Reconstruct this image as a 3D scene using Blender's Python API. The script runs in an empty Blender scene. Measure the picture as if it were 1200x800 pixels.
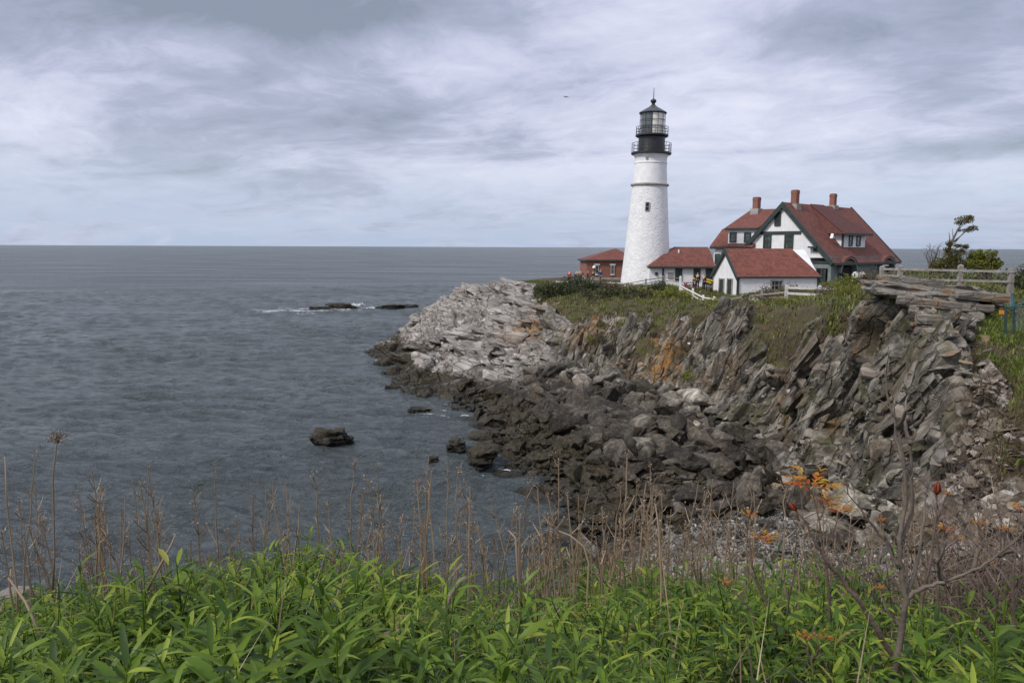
import bpy, bmesh, math, random
import numpy as np
from mathutils import Vector, Matrix
from mathutils.bvhtree import BVHTree
R = math.radians
random.seed(7)
rng = np.random.default_rng(11)
scene = bpy.context.scene
COL = scene.collection

# ------------------------------------------------------------------ camera
CAMZ = 11.5
FPX = 867.0                      # focal length in photo pixels (1200 wide)
PITCH, ROLL = R(7.27), R(0.24)
CROT = (Matrix.Rotation(R(90) - PITCH, 3, 'X') @ Matrix.Rotation(ROLL, 3, 'Z'))
CPOS = Vector((0, 0, CAMZ))
cam_d = bpy.data.cameras.new('camera')
cam_d.sensor_width = 36; cam_d.lens = 36 * FPX / 1200
cam_d.clip_start = 0.05; cam_d.clip_end = 60000
cam = bpy.data.objects.new('camera', cam_d); COL.objects.link(cam)
cam.matrix_world = Matrix.Translation(CPOS) @ CROT.to_4x4()
scene.camera = cam

def P(px, py, Y=None, z=None):
    """surveyed point: sight line through a photo pixel, cut at distance Y or height z"""
    d = CROT @ Vector(((px - 600) / FPX, (400 - py) / FPX, -1))
    d = d / d.y
    if Y is None:
        Y = (z - CAMZ) / d.z
    return CPOS + d * Y

# ------------------------------------------------------------------ object helpers
def tag(o, label=None, cat=None, group=None, kind=None):
    if label: o['label'] = label
    if cat: o['category'] = cat
    if group: o['group'] = group
    if kind: o['kind'] = kind
    return o

def empty(name, loc=(0, 0, 0), rot=(0, 0, 0), **k):
    o = bpy.data.objects.new(name, None); COL.objects.link(o)
    o.empty_display_size = 0.2
    o.location = loc; o.rotation_euler = rot
    return tag(o, **k)

def mesh_np(name, verts, quads=None, tris=None, smooth=False):
    me = bpy.data.meshes.new(name)
    verts = np.asarray(verts, dtype=np.float32).reshape(-1, 3)
    nq = 0 if quads is None else len(quads); nt = 0 if tris is None else len(tris)
    parts = []
    if nq: parts.append(np.asarray(quads, dtype=np.int32).reshape(-1))
    if nt: parts.append(np.asarray(tris, dtype=np.int32).reshape(-1))
    loops = np.concatenate(parts)
    starts = np.concatenate([np.arange(nq) * 4, nq * 4 + np.arange(nt) * 3]).astype(np.int32)
    me.vertices.add(len(verts)); me.vertices.foreach_set('co', verts.reshape(-1))
    me.loops.add(len(loops)); me.loops.foreach_set('vertex_index', loops)
    me.polygons.add(nq + nt); me.polygons.foreach_set('loop_start', starts)
    me.update(calc_edges=True); me.validate()
    me.polygons.foreach_set('use_smooth', np.full(len(me.polygons), smooth))
    return me

def link(name, me, mat=None, parent=None):
    o = bpy.data.objects.new(name, me); COL.objects.link(o)
    if mat is not None and len(me.materials) == 0: me.materials.append(mat)
    if parent is not None: o.parent = parent
    return o

def attr(me, name, vals):
    a = me.attributes.new(name, 'FLOAT', 'POINT')
    a.data.foreach_set('value', np.asarray(vals, dtype=np.float32))

class MB:
    """collects polygons; build() links them as ONE mesh object"""
    def __init__(s): s.v = []; s.f = []
    def add(s, vs, fs):
        n = len(s.v); s.v += [tuple(v) for v in vs]; s.f += [tuple(i + n for i in f) for f in fs]
        return s
    def box(s, c, size, rot=None):
        x, y, z = size[0] / 2, size[1] / 2, size[2] / 2
        vs = [Vector(q) for q in ((-x,-y,-z),(x,-y,-z),(x,y,-z),(-x,y,-z),(-x,-y,z),(x,-y,z),(x,y,z),(-x,y,z))]
        if rot is not None: vs = [rot @ v for v in vs]
        c = Vector(c)
        return s.add([v + c for v in vs], [(0,3,2,1),(4,5,6,7),(0,1,5,4),(1,2,6,5),(2,3,7,6),(3,0,4,7)])
    def bar(s, a, b, w, h=None, up=Vector((0, 0, 1))):
        """rectangular bar from a to b"""
        a = Vector(a); b = Vector(b); h = h or w
        d = (b - a).normalized()
        if abs(d.dot(up)) > 0.99: up = Vector((0, 1, 0))
        sx = d.cross(up).normalized() * w / 2; sz = sx.cross(d).normalized() * h / 2
        vs = [a-sx-sz, a+sx-sz, a+sx+sz, a-sx+sz, b-sx-sz, b+sx-sz, b+sx+sz, b-sx+sz]
        return s.add(vs, [(0,1,2,3),(7,6,5,4),(0,4,5,1),(1,5,6,2),(2,6,7,3),(3,7,4,0)])
    def tube(s, pts, rad, n=6, cap=True):
        pts = [Vector(p) for p in pts]
        if not hasattr(rad, '__len__'): rad = [rad] * len(pts)
        vs = []; fs = []
        ref = Vector((0.31, 0.77, 0.2)).normalized()
        for i, p in enumerate(pts):
            d = (pts[min(i+1, len(pts)-1)] - pts[max(i-1, 0)])
            d = d.normalized() if d.length > 1e-9 else Vector((0, 0, 1))
            a = d.cross(ref)
            if a.length < 0.05: a = d.cross(Vector((1, 0, 0)))
            a.normalize(); b = d.cross(a)
            for k in range(n):
                t = 2 * math.pi * k / n
                vs.append(p + (a * math.cos(t) + b * math.sin(t)) * rad[i])
        for i in range(len(pts) - 1):
            for k in range(n):
                k2 = (k + 1) % n
                fs.append((i*n+k, i*n+k2, (i+1)*n+k2, (i+1)*n+k))
        if cap:
            fs.append(tuple(range(n-1, -1, -1))); fs.append(tuple((len(pts)-1)*n + k for k in range(n)))
        return s.add(vs, fs)
    def lathe(s, prof, n=32, c=(0, 0, 0), closed=False):
        vs = []; fs = []; c = Vector(c)
        for r, z in prof:
            for k in range(n):
                t = 2 * math.pi * k / n
                vs.append(c + Vector((r * math.cos(t), r * math.sin(t), z)))
        m = len(prof)
        for i in range(m if closed else m - 1):
            j = (i + 1) % m
            for k in range(n):
                k2 = (k + 1) % n
                fs.append((i*n+k, i*n+k2, j*n+k2, j*n+k))
        return s.add(vs, fs)
    def prism(s, poly, off):
        """closed prism: polygon of 3-D points pushed along off"""
        poly = [Vector(p) for p in poly]; off = Vector(off); n = len(poly)
        vs = poly + [p + off for p in poly]
        fs = [tuple(range(n)), tuple(range(2*n-1, n-1, -1))]
        fs += [(i, i+n, (i+1) % n + n, (i+1) % n) for i in range(n)]
        return s.add(vs, fs)
    def build(s, name, mat, parent=None, smooth=False):
        me = bpy.data.meshes.new(name)
        me.from_pydata(s.v, [], s.f); me.update()
        bm = bmesh.new(); bm.from_mesh(me); bmesh.ops.recalc_face_normals(bm, faces=bm.faces); bm.to_mesh(me); bm.free()
        if smooth: me.polygons.foreach_set('use_smooth', np.full(len(me.polygons), True))
        if smooth == 'auto':
            me.set_sharp_from_angle(angle=R(35))
        return link(name, me, mat, parent)

# ------------------------------------------------------------------ numpy noise
def _h(ix, iy, iz, seed):
    ix = ix.astype(np.uint32); iy = iy.astype(np.uint32); iz = iz.astype(np.uint32)
    h = ix * np.uint32(0x8da6b343) ^ iy * np.uint32(0xd8163841) ^ iz * np.uint32(0xcb1ab31f) ^ np.uint32((seed * 0x9e3779b1) & 0xffffffff)
    h ^= h >> np.uint32(15); h *= np.uint32(0x2c1b3c6d); h ^= h >> np.uint32(12); h *= np.uint32(0x297a2d39); h ^= h >> np.uint32(15)
    return h.astype(np.float64) / 4294967295.0

def vnoise(p, seed=0):
    i = np.floor(p).astype(np.int64); f = p - i; f = f * f * (3 - 2 * f)
    out = 0
    for dx in (0, 1):
        for dy in (0, 1):
            for dz in (0, 1):
                w = (f[:, 0] if dx else 1 - f[:, 0]) * (f[:, 1] if dy else 1 - f[:, 1]) * (f[:, 2] if dz else 1 - f[:, 2])
                out = out + w * _h(i[:, 0] + dx, i[:, 1] + dy, i[:, 2] + dz, seed)
    return out * 2 - 1

def fbm(p, oct=4, seed=0, gain=0.5, lac=2.03):
    a = 1.0; s = 0; t = 0
    for k in range(oct):
        s = s + a * vnoise(p * lac ** k + 17.3 * k, seed + k); t += a; a *= gain
    return s / t

def voro(p, seed=0, jit=0.9):
    """F1, F2 and a random number per cell"""
    i = np.floor(p).astype(np.int64)
    f1 = np.full(len(p), 1e9); f2 = np.full(len(p), 1e9); idv = np.zeros(len(p))
    for dx in (-1, 0, 1):
        for dy in (-1, 0, 1):
            for dz in (-1, 0, 1):
                c = i + np.array([dx, dy, dz])
                q = np.stack([_h(c[:, 0], c[:, 1], c[:, 2], seed + k) for k in (1, 2, 3)], 1)
                d = np.linalg.norm(c + 0.5 + (q - 0.5) * jit - p, axis=1)
                r = _h(c[:, 0], c[:, 1], c[:, 2], seed + 9)
                m = d < f1
                f2 = np.where(m, f1, np.minimum(f2, d)); idv = np.where(m, r, idv); f1 = np.where(m, d, f1)
    return f1, f2, idv

def sstep(a, b, x):
    t = np.clip((x - a) / (b - a), 0, 1); return t * t * (3 - 2 * t)

# ------------------------------------------------------------------ material helpers
class NT:
    def __init__(s, name):
        s.m = bpy.data.materials.new(name); s.m.use_nodes = True
        s.t = s.m.node_tree; s.t.nodes.clear()
        s.out = s.n('ShaderNodeOutputMaterial')
        s.b = s.n('ShaderNodeBsdfPrincipled'); s.l(s.b.outputs[0], s.out.inputs['Surface'])
    def n(s, typ, **k):
        o = s.t.nodes.new(typ)
        for a, v in k.items(): setattr(o, a, v)
        return o
    def l(s, a, b): s.t.links.new(a, b)
    def put(s, sock, v):
        if hasattr(v, 'links') or isinstance(v, bpy.types.NodeSocket): s.l(v, sock)
        else: sock.default_value = v
    def noise(s, vec, scale, detail=4, rough=0.55, dist=0.0, out=0):
        o = s.n('ShaderNodeTexNoise'); s.put(o.inputs['Vector'], vec)
        o.inputs['Scale'].default_value = scale; o.inputs['Detail'].default_value = detail
        o.inputs['Roughness'].default_value = rough; o.inputs['Distortion'].default_value = dist
        return o.outputs[out]
    def voronoi(s, vec, scale, feature='F1', out='Distance'):
        o = s.n('ShaderNodeTexVoronoi', feature=feature); s.put(o.inputs['Vector'], vec); o.inputs['Scale'].default_value = scale
        return o.outputs[out]
    def mapping(s, vec, scale=(1, 1, 1), rot=(0, 0, 0), loc=(0, 0, 0)):
        o = s.n('ShaderNodeMapping'); s.put(o.inputs['Vector'], vec)
        o.inputs['Scale'].default_value = scale; o.inputs['Rotation'].default_value = rot; o.inputs['Location'].default_value = loc
        return o.outputs[0]
    def ramp(s, fac, stops, interp='LINEAR'):
        o = s.n('ShaderNodeValToRGB'); s.put(o.inputs[0], fac); cr = o.color_ramp; cr.interpolation = interp
        while len(cr.elements) < len(stops): cr.elements.new(0.5)
        for e, (p, c) in zip(cr.elements, stops):
            e.position = p; e.color = (c, c, c, 1) if not hasattr(c, '__len__') else (*c[:3], 1)
        return o.outputs[0]
    def mix(s, fac, a, b, mode='MIX'):
        o = s.n('ShaderNodeMix', data_type='RGBA', blend_type=mode)
        s.put(o.inputs[0], fac); 
        for sock, v in ((o.inputs[6], a), (o.inputs[7], b)):
            s.put(sock, (*v[:3], 1) if isinstance(v, (tuple, list)) else v)
        return o.outputs[2]
    def math(s, op, a, b=0.0, c=0.0, clamp=False):
        o = s.n('ShaderNodeMath', operation=op, use_clamp=clamp)
        s.put(o.inputs[0], a); s.put(o.inputs[1], b); s.put(o.inputs[2], c)
        return o.outputs[0]
    def mrange(s, v, a, b, c=0.0, d=1.0, smooth=True):
        o = s.n('ShaderNodeMapRange', interpolation_type='SMOOTHSTEP' if smooth else 'LINEAR')
        s.put(o.inputs[0], v)
        for k, x in zip((1, 2, 3, 4), (a, b, c, d)): s.put(o.inputs[k], x)
        return o.outputs[0]
    def attr(s, name): 
        o = s.n('ShaderNodeAttribute'); o.attribute_name = name; return o.outputs['Fac']
    def pos(s): return s.n('ShaderNodeNewGeometry').outputs['Position']
    def geo(s, k): return s.n('ShaderNodeNewGeometry').outputs[k]
    def objc(s): return s.n('ShaderNodeTexCoord').outputs['Object']
    def xyz(s, v):
        o = s.n('ShaderNodeSeparateXYZ'); s.put(o.inputs[0], v); return o.outputs
    def bump(s, h, strength=0.5, dist=0.05, normal=None):
        o = s.n('ShaderNodeBump'); s.put(o.inputs['Height'], h)
        o.inputs['Strength'].default_value = strength; o.inputs['Distance'].default_value = dist
        if normal is not None: s.l(normal, o.inputs['Normal'])
        return o.outputs[0]
    def set(s, col=None, rough=None, normal=None, metal=None, spec=None):
        b = s.b.inputs
        if col is not None: s.put(b['Base Color'], (*col[:3], 1) if isinstance(col, (tuple, list)) else col)
        if rough is not None: s.put(b['Roughness'], rough)
        if normal is not None: s.l(normal, b['Normal'])
        if metal is not None: s.put(b['Metallic'], metal)
        if spec is not None: s.put(b['Specular IOR Level'], spec)
        return s.m

def paint(name, col, rough=0.6, vary=0.12, scale=3.0, bump=0.0, bscale=20.0, metal=0.0):
    """one paint or metal with faint dirt and unevenness"""
    t = NT(name); oc = t.objc()
    n = t.noise(oc, scale, 5, 0.6)
    dark = tuple(c * (1 - vary * 1.6) for c in col); lite = tuple(min(1, c * (1 + vary * 0.6)) for c in col)
    c = t.ramp(n, [(0.3, dark), (0.7, lite)])
    nm = t.bump(t.noise(oc, bscale, 4), bump, 0.02) if bump else None
    return t.set(c, rough, nm, metal)
# ------------------------------------------------------------------ the coast: surveyed sections from inland (row 0) down to the sea bed
def S(*pts): return [Vector(p) for p in pts]
SECT = [  # (weight to next, points) ; every section: beyond-island, inland, plateau, brow, cliff top, cliff middle, cliff foot, beach, waterline, sea bed
 (6,  S((110,-40,2),(95,-30,7.5),(40,6,9.4),(34,6,9.2),(33,5,8.6),(32,4.5,7.6),(30,4,6.4),(20,8,4),(11,15,1),(2,18,-2))),
 (50, S((110,-5,-3),(95,0,7.2),P(1350,420,Y=19),P(1330,480,Y=14.4),P(1312,530,Y=13.4),P(1292,590,Y=12.7),P(1250,665,Y=12),P(1000,770,Y=15.5),P(680,760,z=0.0),P(520,760,z=-1.6))),
 (60, S((120,30,-3),(105,35,7.0),P(1200,385,Y=22),P(1195,430,Y=17.5),P(1182,475,Y=16.6),P(1162,565,Y=15.4),P(1120,648,Y=14.4),P(950,695,Y=20),P(655,690,z=0.0),P(510,700,z=-1.6))),
 (120, S((125,60,-3),(110,62,6.9),P(1128,340,Y=26.5),P(1118,398,Y=19.6),P(1106,425,Y=18.3),P(1104,510,Y=17.8),P(1098,655,Y=17),P(940,660,Y=22.5),P(645,665,z=0.0),P(500,680,z=-1.6))),
 (170, S((128,90,-3),(112,90,6.9),P(1050,320,Y=33),P(1048,343,Y=24.6),P(1034,372,Y=23.8),P(1030,480,Y=23.1),P(1020,628,Y=22),P(830,628,Y=26),P(632,640,z=0.0),P(500,655,z=-1.6))),
 (140, S((120,125,-3),(105,122,6.8),P(1000,336,Y=42),P(976,352,Y=31.5),P(964,378,Y=30.7),P(957,465,Y=30.1),P(949,588,Y=28.4),P(785,595,Y=29.2),P(628,612,z=0.0),P(500,630,z=-1.6))),
 (90, S((95,140,-3),(80,132,6.8),P(935,352,Y=56),P(917,366,Y=39),P(904,398,Y=38.2),P(900,466,Y=37),P(895,552,Y=34.2),P(752,562,Y=32.5),P(612,580,z=0.0),P(490,595,z=-1.6))),
 (80, S((72,146,-3),(60,137,6.8),P(882,353,Y=63),P(876,357,Y=42),P(867,366,Y=40.8),P(861,440,Y=40),P(852,516,Y=37.8),P(724,537,Y=35.8),P(592,562,z=0.0),P(480,575,z=-1.6))),
 (60, S((55,148,-3),(46,138,6.8),P(845,357,Y=68),P(832,364,Y=46),P(823,384,Y=44.6),P(818,442,Y=43.4),P(809,496,Y=40.8),P(704,522,Y=38.2),P(568,547,z=0.0),P(470,560,z=-1.6))),
 (70, S((36,148,-3),(31,138,6.8),P(790,345,Y=78),P(776,350,Y=61),P(768,388,Y=50.8),P(764,436,Y=49),P(757,474,Y=45.4),P(672,507,Y=41.3),P(552,527,z=0.0),P(470,540,z=-1.6))),
 (60, S((20,145,-3),(18,134,6.8),P(712,338,Y=84),P(705,346,Y=67),P(700,384,Y=55.6),P(697,425,Y=53),P(690,461,Y=48.8),P(642,492,Y=44.8),P(546,510,z=0.0),P(470,524,z=-1.6))),
 (55, S((9,138,-3),(9,127,6.6),P(662,336,Y=88),P(650,344,Y=72),P(645,376,Y=61.8),P(641,414,Y=58),P(632,447,Y=53),P(602,476,Y=49.6),P(548,491,z=0.0),P(475,503,z=-1.6))),
 (60, S((3,130,-3),(3,120,6.3),P(627,331,Y=93),P(612,338,Y=82),P(600,372,Y=71),P(592,408,Y=61.5),P(580,438,Y=57),P(562,465,Y=54),P(534,481,z=0.0),P(470,490,z=-1.6))),
 (60, S((-4,124,-3),(-2,114,5.8),P(592,332,Y=99),P(566,336,Y=94),P(548,362,Y=86.5),P(548,411,Y=72),P(540,402,Y=67),P(524,444,Y=60),P(505,471,z=0.0),P(450,480,z=-1.6))),
 (45, S((-9,118,-3),(-8,110,4.5),P(545,340,Y=100),P(517,353,Y=92.5),P(503,374,Y=87),P(505,419,Y=75.5),P(498,423,Y=66.5),P(482,448,Y=61),P(466,457,z=0.0),P(430,464,z=-1.6))),
 (35, S((-14,112,-3),(-12,106,3.0),P(505,360,Y=99),P(487,376,Y=92),P(472,388,Y=87),P(462,417,Y=77.5),P(468,436,Y=68),P(461,452,z=-0.1),P(452,460,z=-.5),P(420,466,z=-2))),
 (12, S((-19,106,-4),(-17,103,-2),P(470,388,Y=97),P(456,400,Y=92),P(442,406,Y=86.5),P(434,416,z=-.1),P(432,432,z=-.6),P(436,450,z=-1.3),P(436,460,z=-2),P(405,466,z=-2.6))),
 (0,  S((-24,106,-4),(-22,103,-3),P(455,380,z=-2),P(436,398,z=-2),P(420,410,z=-2),P(416,420,z=-2),P(415,436,z=-2.5),P(415,452,z=-3),P(415,465,z=-3),P(390,470,z=-3.4))),
]
ROWN = [4, 34, 50, 52, 92, 92, 84, 60, 10]
def build_coast():
    ctrl = np.array([[list(p) for p in s[1]] for s in SECT])          # (nc, nr, 3)
    nc, nr, _ = ctrl.shape
    # rows first (linear), then smooth along the row direction
    rows = []; rpar = []
    for r in range(nr - 1):
        n = ROWN[r]
        for k in range(n):
            f = k / n; rows.append(ctrl[:, r] * (1 - f) + ctrl[:, r + 1] * f); rpar.append(r + f)
    rows.append(ctrl[:, -1]); rpar.append(nr - 1)
    G = np.stack(rows, 1); rpar = np.array(rpar)                       # (nc, nv, 3)
    # columns: Catmull-Rom
    cols = []; cpar = []
    for c in range(nc - 1):
        n = SECT[c][0]
        p0, p1, p2, p3 = G[max(c-1, 0)], G[c], G[c+1], G[min(c+2, nc-1)]
        for k in range(n):
            t = k / n; t2 = t*t; t3 = t2*t
            cr = 0.5 * ((2*p1) + (-p0+p2)*t + (2*p0-5*p1+4*p2-p3)*t2 + (-p0+3*p1-3*p2+p3)*t3)
            li = p1 * (1 - t) + p2 * t
            cols.append(cr * 0.7 + li * 0.3); cpar.append(c + t)
    cols.append(G[-1]); cpar.append(nc - 1)
    V = np.stack(cols, 0); cpar = np.array(cpar)
    nu, nv, _ = V.shape
    for it in range(5):                                                # soften the brow and foot
        W = V.copy(); W[:, 1:-1] = V[:, 1:-1] * 0.5 + (V[:, :-2] + V[:, 2:]) * 0.25; V = W
    for it in range(3):
        W = V.copy(); W[1:-1] = V[1:-1] * 0.5 + (V[:-2] + V[2:]) * 0.25; V = W
    du = np.gradient(V, axis=0); dv = np.gradient(V, axis=1)
    N = np.cross(dv, du); N /= np.linalg.norm(N, axis=2, keepdims=True) + 1e-9
    if N[nu // 2, 60, 2] < 0: N = -N
    p = V.reshape(-1, 3).copy(); nn = N.reshape(-1, 3)
    r = np.tile(rpar, nu); c = np.repeat(cpar, nv)
    # --- where it is rock, pale, green
    big = fbm(p * 0.16, 3, 5); mid = fbm(p * 0.7, 3, 8)
    edge = 3.0 + 0.0 * c
    # vegetation reaches down to this row (3 = brow, 4 = cliff top, 5 = cliff middle)
    knots = [0, 1, 2, 3, 4, 5, 6, 7, 8, 9, 10, 11, 12, 13, 14, 15, 16, 17]
    vegend = np.interp(c, knots, [4.9, 4.8, 4.4, 2.7, 3.15, 3.9, 4.35, 3.1, 3.5, 3.85, 3.75, 3.55, 2.45, 1.4, 0.5, 0, 0, 0])
    veg = 1 - sstep(-0.28, 0.28, (r - vegend) + 0.75 * big + 0.75 * mid)
    veg = veg * (1 - 0.0)
    # loose patches of turf on ledges of the middle cliffs
    ledge = sstep(0.05, 0.38, fbm(p * 0.45 + 40, 4, 3)) * sstep(5.6, 4.2, r) * sstep(3.5, 5, c) * sstep(11.2, 9.5, c) * sstep(0.10, 0.4, nn[:, 2])
    veg = np.maximum(veg, 0.8 * ledge)
    rock = 1 - veg
    pale = sstep(9.8, 12.2, c + 0.6 * big)
    bould = sstep(5.8, 6.3, r) * sstep(13.6, 11.5, c)                  # the beach belongs to the boulders
    scree = sstep(3.05, 2.5, c) * sstep(2.6, 3.4, r)
    # --- block and plate relief
    def frame(t, up=(0, 0, 1)):
        t = np.array(t, float); t /= np.linalg.norm(t); u = np.array(up, float)
        a = np.cross(t, u); a /= np.linalg.norm(a); b = np.cross(a, t); return np.stack([t, a, b], 1)
    def relief(m, F, sizes, amps, seed, crack):
        q = p[m] @ F
        q = q + 0.35 * np.stack([fbm(p[m] * 0.5, 2, seed + 50), fbm(p[m] * 0.5 + 9, 2, seed + 51), fbm(p[m] * 0.5 + 23, 2, seed + 52)], 1)
        d = 0; idv = None
        for k, (sz, am) in enumerate(zip(sizes, amps)):
            f1, f2, i = voro(q / np.array(sz), seed + 20 * k)
            tilt = (i * 7.13 % 1 - 0.5)
            w_e = sstep(0.0, 0.17, f2 - f1)
            d = d + am * ((i - 0.5) * 2 + 0.9 * tilt * (f1 - 0.4)) * w_e - am * crack * (1 - w_e)
            idv = i if k == 1 else idv
        d = d + 0.05 * fbm(q / np.array([1.2, .12, .2]), 3, seed + 70)
        return d, idv
    near = sstep(8.2, 6.2, c); head = sstep(10.2, 12.0, c); midr = np.clip(1 - near - head, 0, 1)
    act = (rock > 0.02) & (r > 1.6) & (r < 8.5)
    disp = np.zeros(len(p)); cid = np.full(len(p), 0.5)
    for w, F, sz, am, sd, ck in (
        (near, frame((0.28, -0.62, 0.74)), [(9, 1.0, 1.8), (5, .42, .8), (2.4, .22, .42)], [.66, .13, .035], 100, .9),
        (midr, frame((0.30, -0.10, 0.95)), [(8, 1.3, 2.2), (4, .55, 1.0), (1.6, .24, .4)], [.66, .15, .04], 200, .9),
        (head, frame((0.85, -0.45, -0.22)), [(4.4, 2.2, 1.0), (1.7, 1.0, .42), (.7, .4, .18)], [.48, .22, .08], 300, .7)):
        m = act & (w > 0.01)
        d, i = relief(m, F, sz, am, sd, ck)
        disp[m] += w[m] * d; cid[m] = np.where(w[m] > 0.5, i, cid[m])
    soft = fbm(p * 0.25, 3, 31) * 0.30 + fbm(p * 1.1, 4, 33) * 0.10
    amp = rock * (1 - 0.55 * bould) * (1 - 0.6 * scree) * sstep(1.6, 2.4, r)
    disp = disp * amp + soft * np.where(r < 1.2, 0.25, 1.0) * (0.35 + 0.65 * (1 - rock)) + 0.35 * amp * fbm(p * 0.33, 3, 77)
    p = p + nn * disp[:, None]
    # lichen: orange crust on a few dry faces
    li = np.zeros(len(p))
    for (px, py, Y, rad) in ((762, 425, 48, 2.3), (752, 412, 49, 2.0), (700, 382, 56, 1.6), (622, 390, 63, 2.0), (648, 355, 68, 1.8), (640, 372, 63, 1.5), (775, 392, 50, 2.0), (905, 470, 35, 1.0), (815, 505, 37, 1.0), (1135, 352, 24, 1.2)):
        o = np.array(P(px, py, Y=Y)); li = np.maximum(li, np.exp(-((p - o) ** 2).sum(1) / rad ** 2))
    idx = np.arange(nu * nv).reshape(nu, nv)
    quads = np.stack([idx[:-1, :-1], idx[1:, :-1], idx[1:, 1:], idx[:-1, 1:]], -1).reshape(-1, 4)
    me = mesh_np('headland', p, quads, smooth=True)
    for k, v in (('veg', veg), ('pale', pale), ('lichen', li), ('cell', cid), ('bould', np.maximum(bould, 0.0)), ('scree', scree), ('shingle', sstep(5.6, 4.4, c + .5 * mid)), ('frm', np.where(head > .5, 1.0, 0.0))):
        attr(me, k, v)
    me.set_sharp_from_angle(angle=R(28))
    return me, p, quads, r, c, veg

def rock_material(name, terrain=True, tide=0.0, gain=1.0, own=False, dk=0.0):
    t = NT(name); pos = t.pos(); z = t.xyz(pos)[2]
    stre = t.mapping(pos, (1, 1, 1), (0, 0, 0))
    # fine foliation: stretched along the bedding of the near cliff, or of the headland
    e1 = Vector((.29, -.45, .84)).rotation_difference(Vector((0, 0, 1))).to_euler(); e2 = Vector((.85, -.45, -.22)).rotation_difference(Vector((0, 0, 1))).to_euler()
    v1 = t.mapping(t.mapping(pos, (1, 1, 1), e1), (2.0, 2.0, .16)); v2 = t.mapping(t.mapping(pos, (1, 1, 1), e2), (1.3, 1.6, .3))
    n1 = t.noise(v1, 1.5, 8, 0.66, 0.7); n2 = t.noise(v2, 1.5, 7, 0.66, 0.5)
    def cracks(v, sc):
        a = t.n('ShaderNodeVectorMath', operation='ADD'); t.l(v, a.inputs[0]); b = t.n('ShaderNodeVectorMath', operation='SCALE'); t.l(t.noise(pos, 1.3, 4, .6, out=1), b.inputs[0]); b.inputs['Scale'].default_value = .9; t.l(b.outputs[0], a.inputs[1])
        return t.voronoi(a.outputs[0], sc, 'DISTANCE_TO_EDGE')
    k1 = cracks(t.mapping(v1, (.8, .8, 2.2)), .8); k2 = cracks(t.mapping(v2, (1, 1, 2.0)), .9)
    ck = t.mix(t.attr('frm'), k1, k2) if terrain else k1
    crk = t.mrange(ck, .0, .055)
    if terrain: fo = t.mix(t.attr('frm'), n1, n2); pale = t.attr('pale'); cell = t.attr('cell')
    else: fo = n1; pale = 0.25; cell = t.n('ShaderNodeObjectInfo').outputs['Random'] if own else t.geo('Random Per Island')
    nb = t.noise(pos, 0.45, 5, 0.6); nf = t.noise(pos, 5.5, 6, 0.7); nw = t.noise(pos, 0.9, 5, 0.65)
    dark = t.ramp(fo, [(0.30, (.026, .023, .019)), (0.41, (.095, .085, .07)), (0.51, (.19, .172, .142)), (0.62, (.33, .305, .26)), (0.74, (.50, .47, .41))])
    lite = t.ramp(fo, [(0.30, (.085, .075, .066)), (0.42, (.24, .218, .195)), (0.55, (.36, .335, .305)), (0.72, (.52, .49, .45))])
    c = t.mix(pale, dark, lite)
    tint = t.ramp(cell, [(0, .5), (0.5, .95), (1, 1.35 if terrain else 1.6)]); c = t.mix(0.8, c, tint, 'MULTIPLY')
    c = t.mix(t.math('MULTIPLY', t.math('SUBTRACT', 1, crk), .6 if terrain else .25), c, (.018, .016, .014))
    # rust and brown soil stains
    c = t.mix(t.math('MULTIPLY', t.mrange(nb, .5, .68), t.math('SUBTRACT', .62, t.math('MULTIPLY', pale, .42))), c, (.13, .085, .045))
    c = t.mix(t.math('MULTIPLY', t.mrange(nw, .60, .70), .5), c, (.27, .155, .065))
    c = t.mix(t.math('MULTIPLY', t.mrange(nf, .58, .72), .45), c, (.40, .385, .36))
    if terrain:
        lm = t.math('MULTIPLY', t.attr('lichen'), t.mrange(t.noise(pos, 1.7, 6, .75), .44, .58))
        c = t.mix(t.math('MULTIPLY', lm, .9), c, t.ramp(nf, [(.3, (.30, .13, .025)), (.7, (.52, .26, .05))]))
    # damp moss in patches
    c = t.mix(t.math('MULTIPLY', t.mrange(t.noise(pos, .55, 6, .66, out=0), .50, .62), t.math('SUBTRACT', .72, t.math('MULTIPLY', pale, .6))), c, t.ramp(nf, [(.35, (.045, .040, .018)), (.65, (.085, .085, .03))]))
    if gain != 1: c = t.mix(1, c, (gain, gain, gain * .97), 'MULTIPLY')
    # tide marks: pale barnacled rock over brown weed over black
    zz = t.math('SUBTRACT', t.math('ADD', z, t.math('MULTIPLY', t.math('SUBTRACT', nw, .5), 2.2)), tide)
    wd = t.ramp(nf, [(.32, (.014, .012, .009)), (.55, (.045, .036, .019)), (.75, (.11, .09, .042))])
    zd = t.math('SUBTRACT', zz, dk); zd = t.math('ADD', zd, t.math('MULTIPLY', pale, .75)) if terrain else zd
    c = t.mix(t.mrange(zd, 2.1, 1.1, 0, .74 if terrain else .84), c, t.ramp(t.math('ADD', t.math('MULTIPLY', nf, .6), t.math('MULTIPLY', fo, .4)), [(.36, (.012, .010, .008)), (.5, (.040, .032, .025)), (.62, (.105, .087, .067))]))
    c = t.mix(.9 if not terrain else 0.0, c, tint, 'MULTIPLY')
    c = t.mix(t.mrange(zz, 1.25, .75), c, wd)
    c = t.mix(t.mrange(zz, .35, -.1, 0, .85), c, (.010, .010, .008))
    rough = t.mrange(zz, .9, .2, .88, .5)
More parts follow.
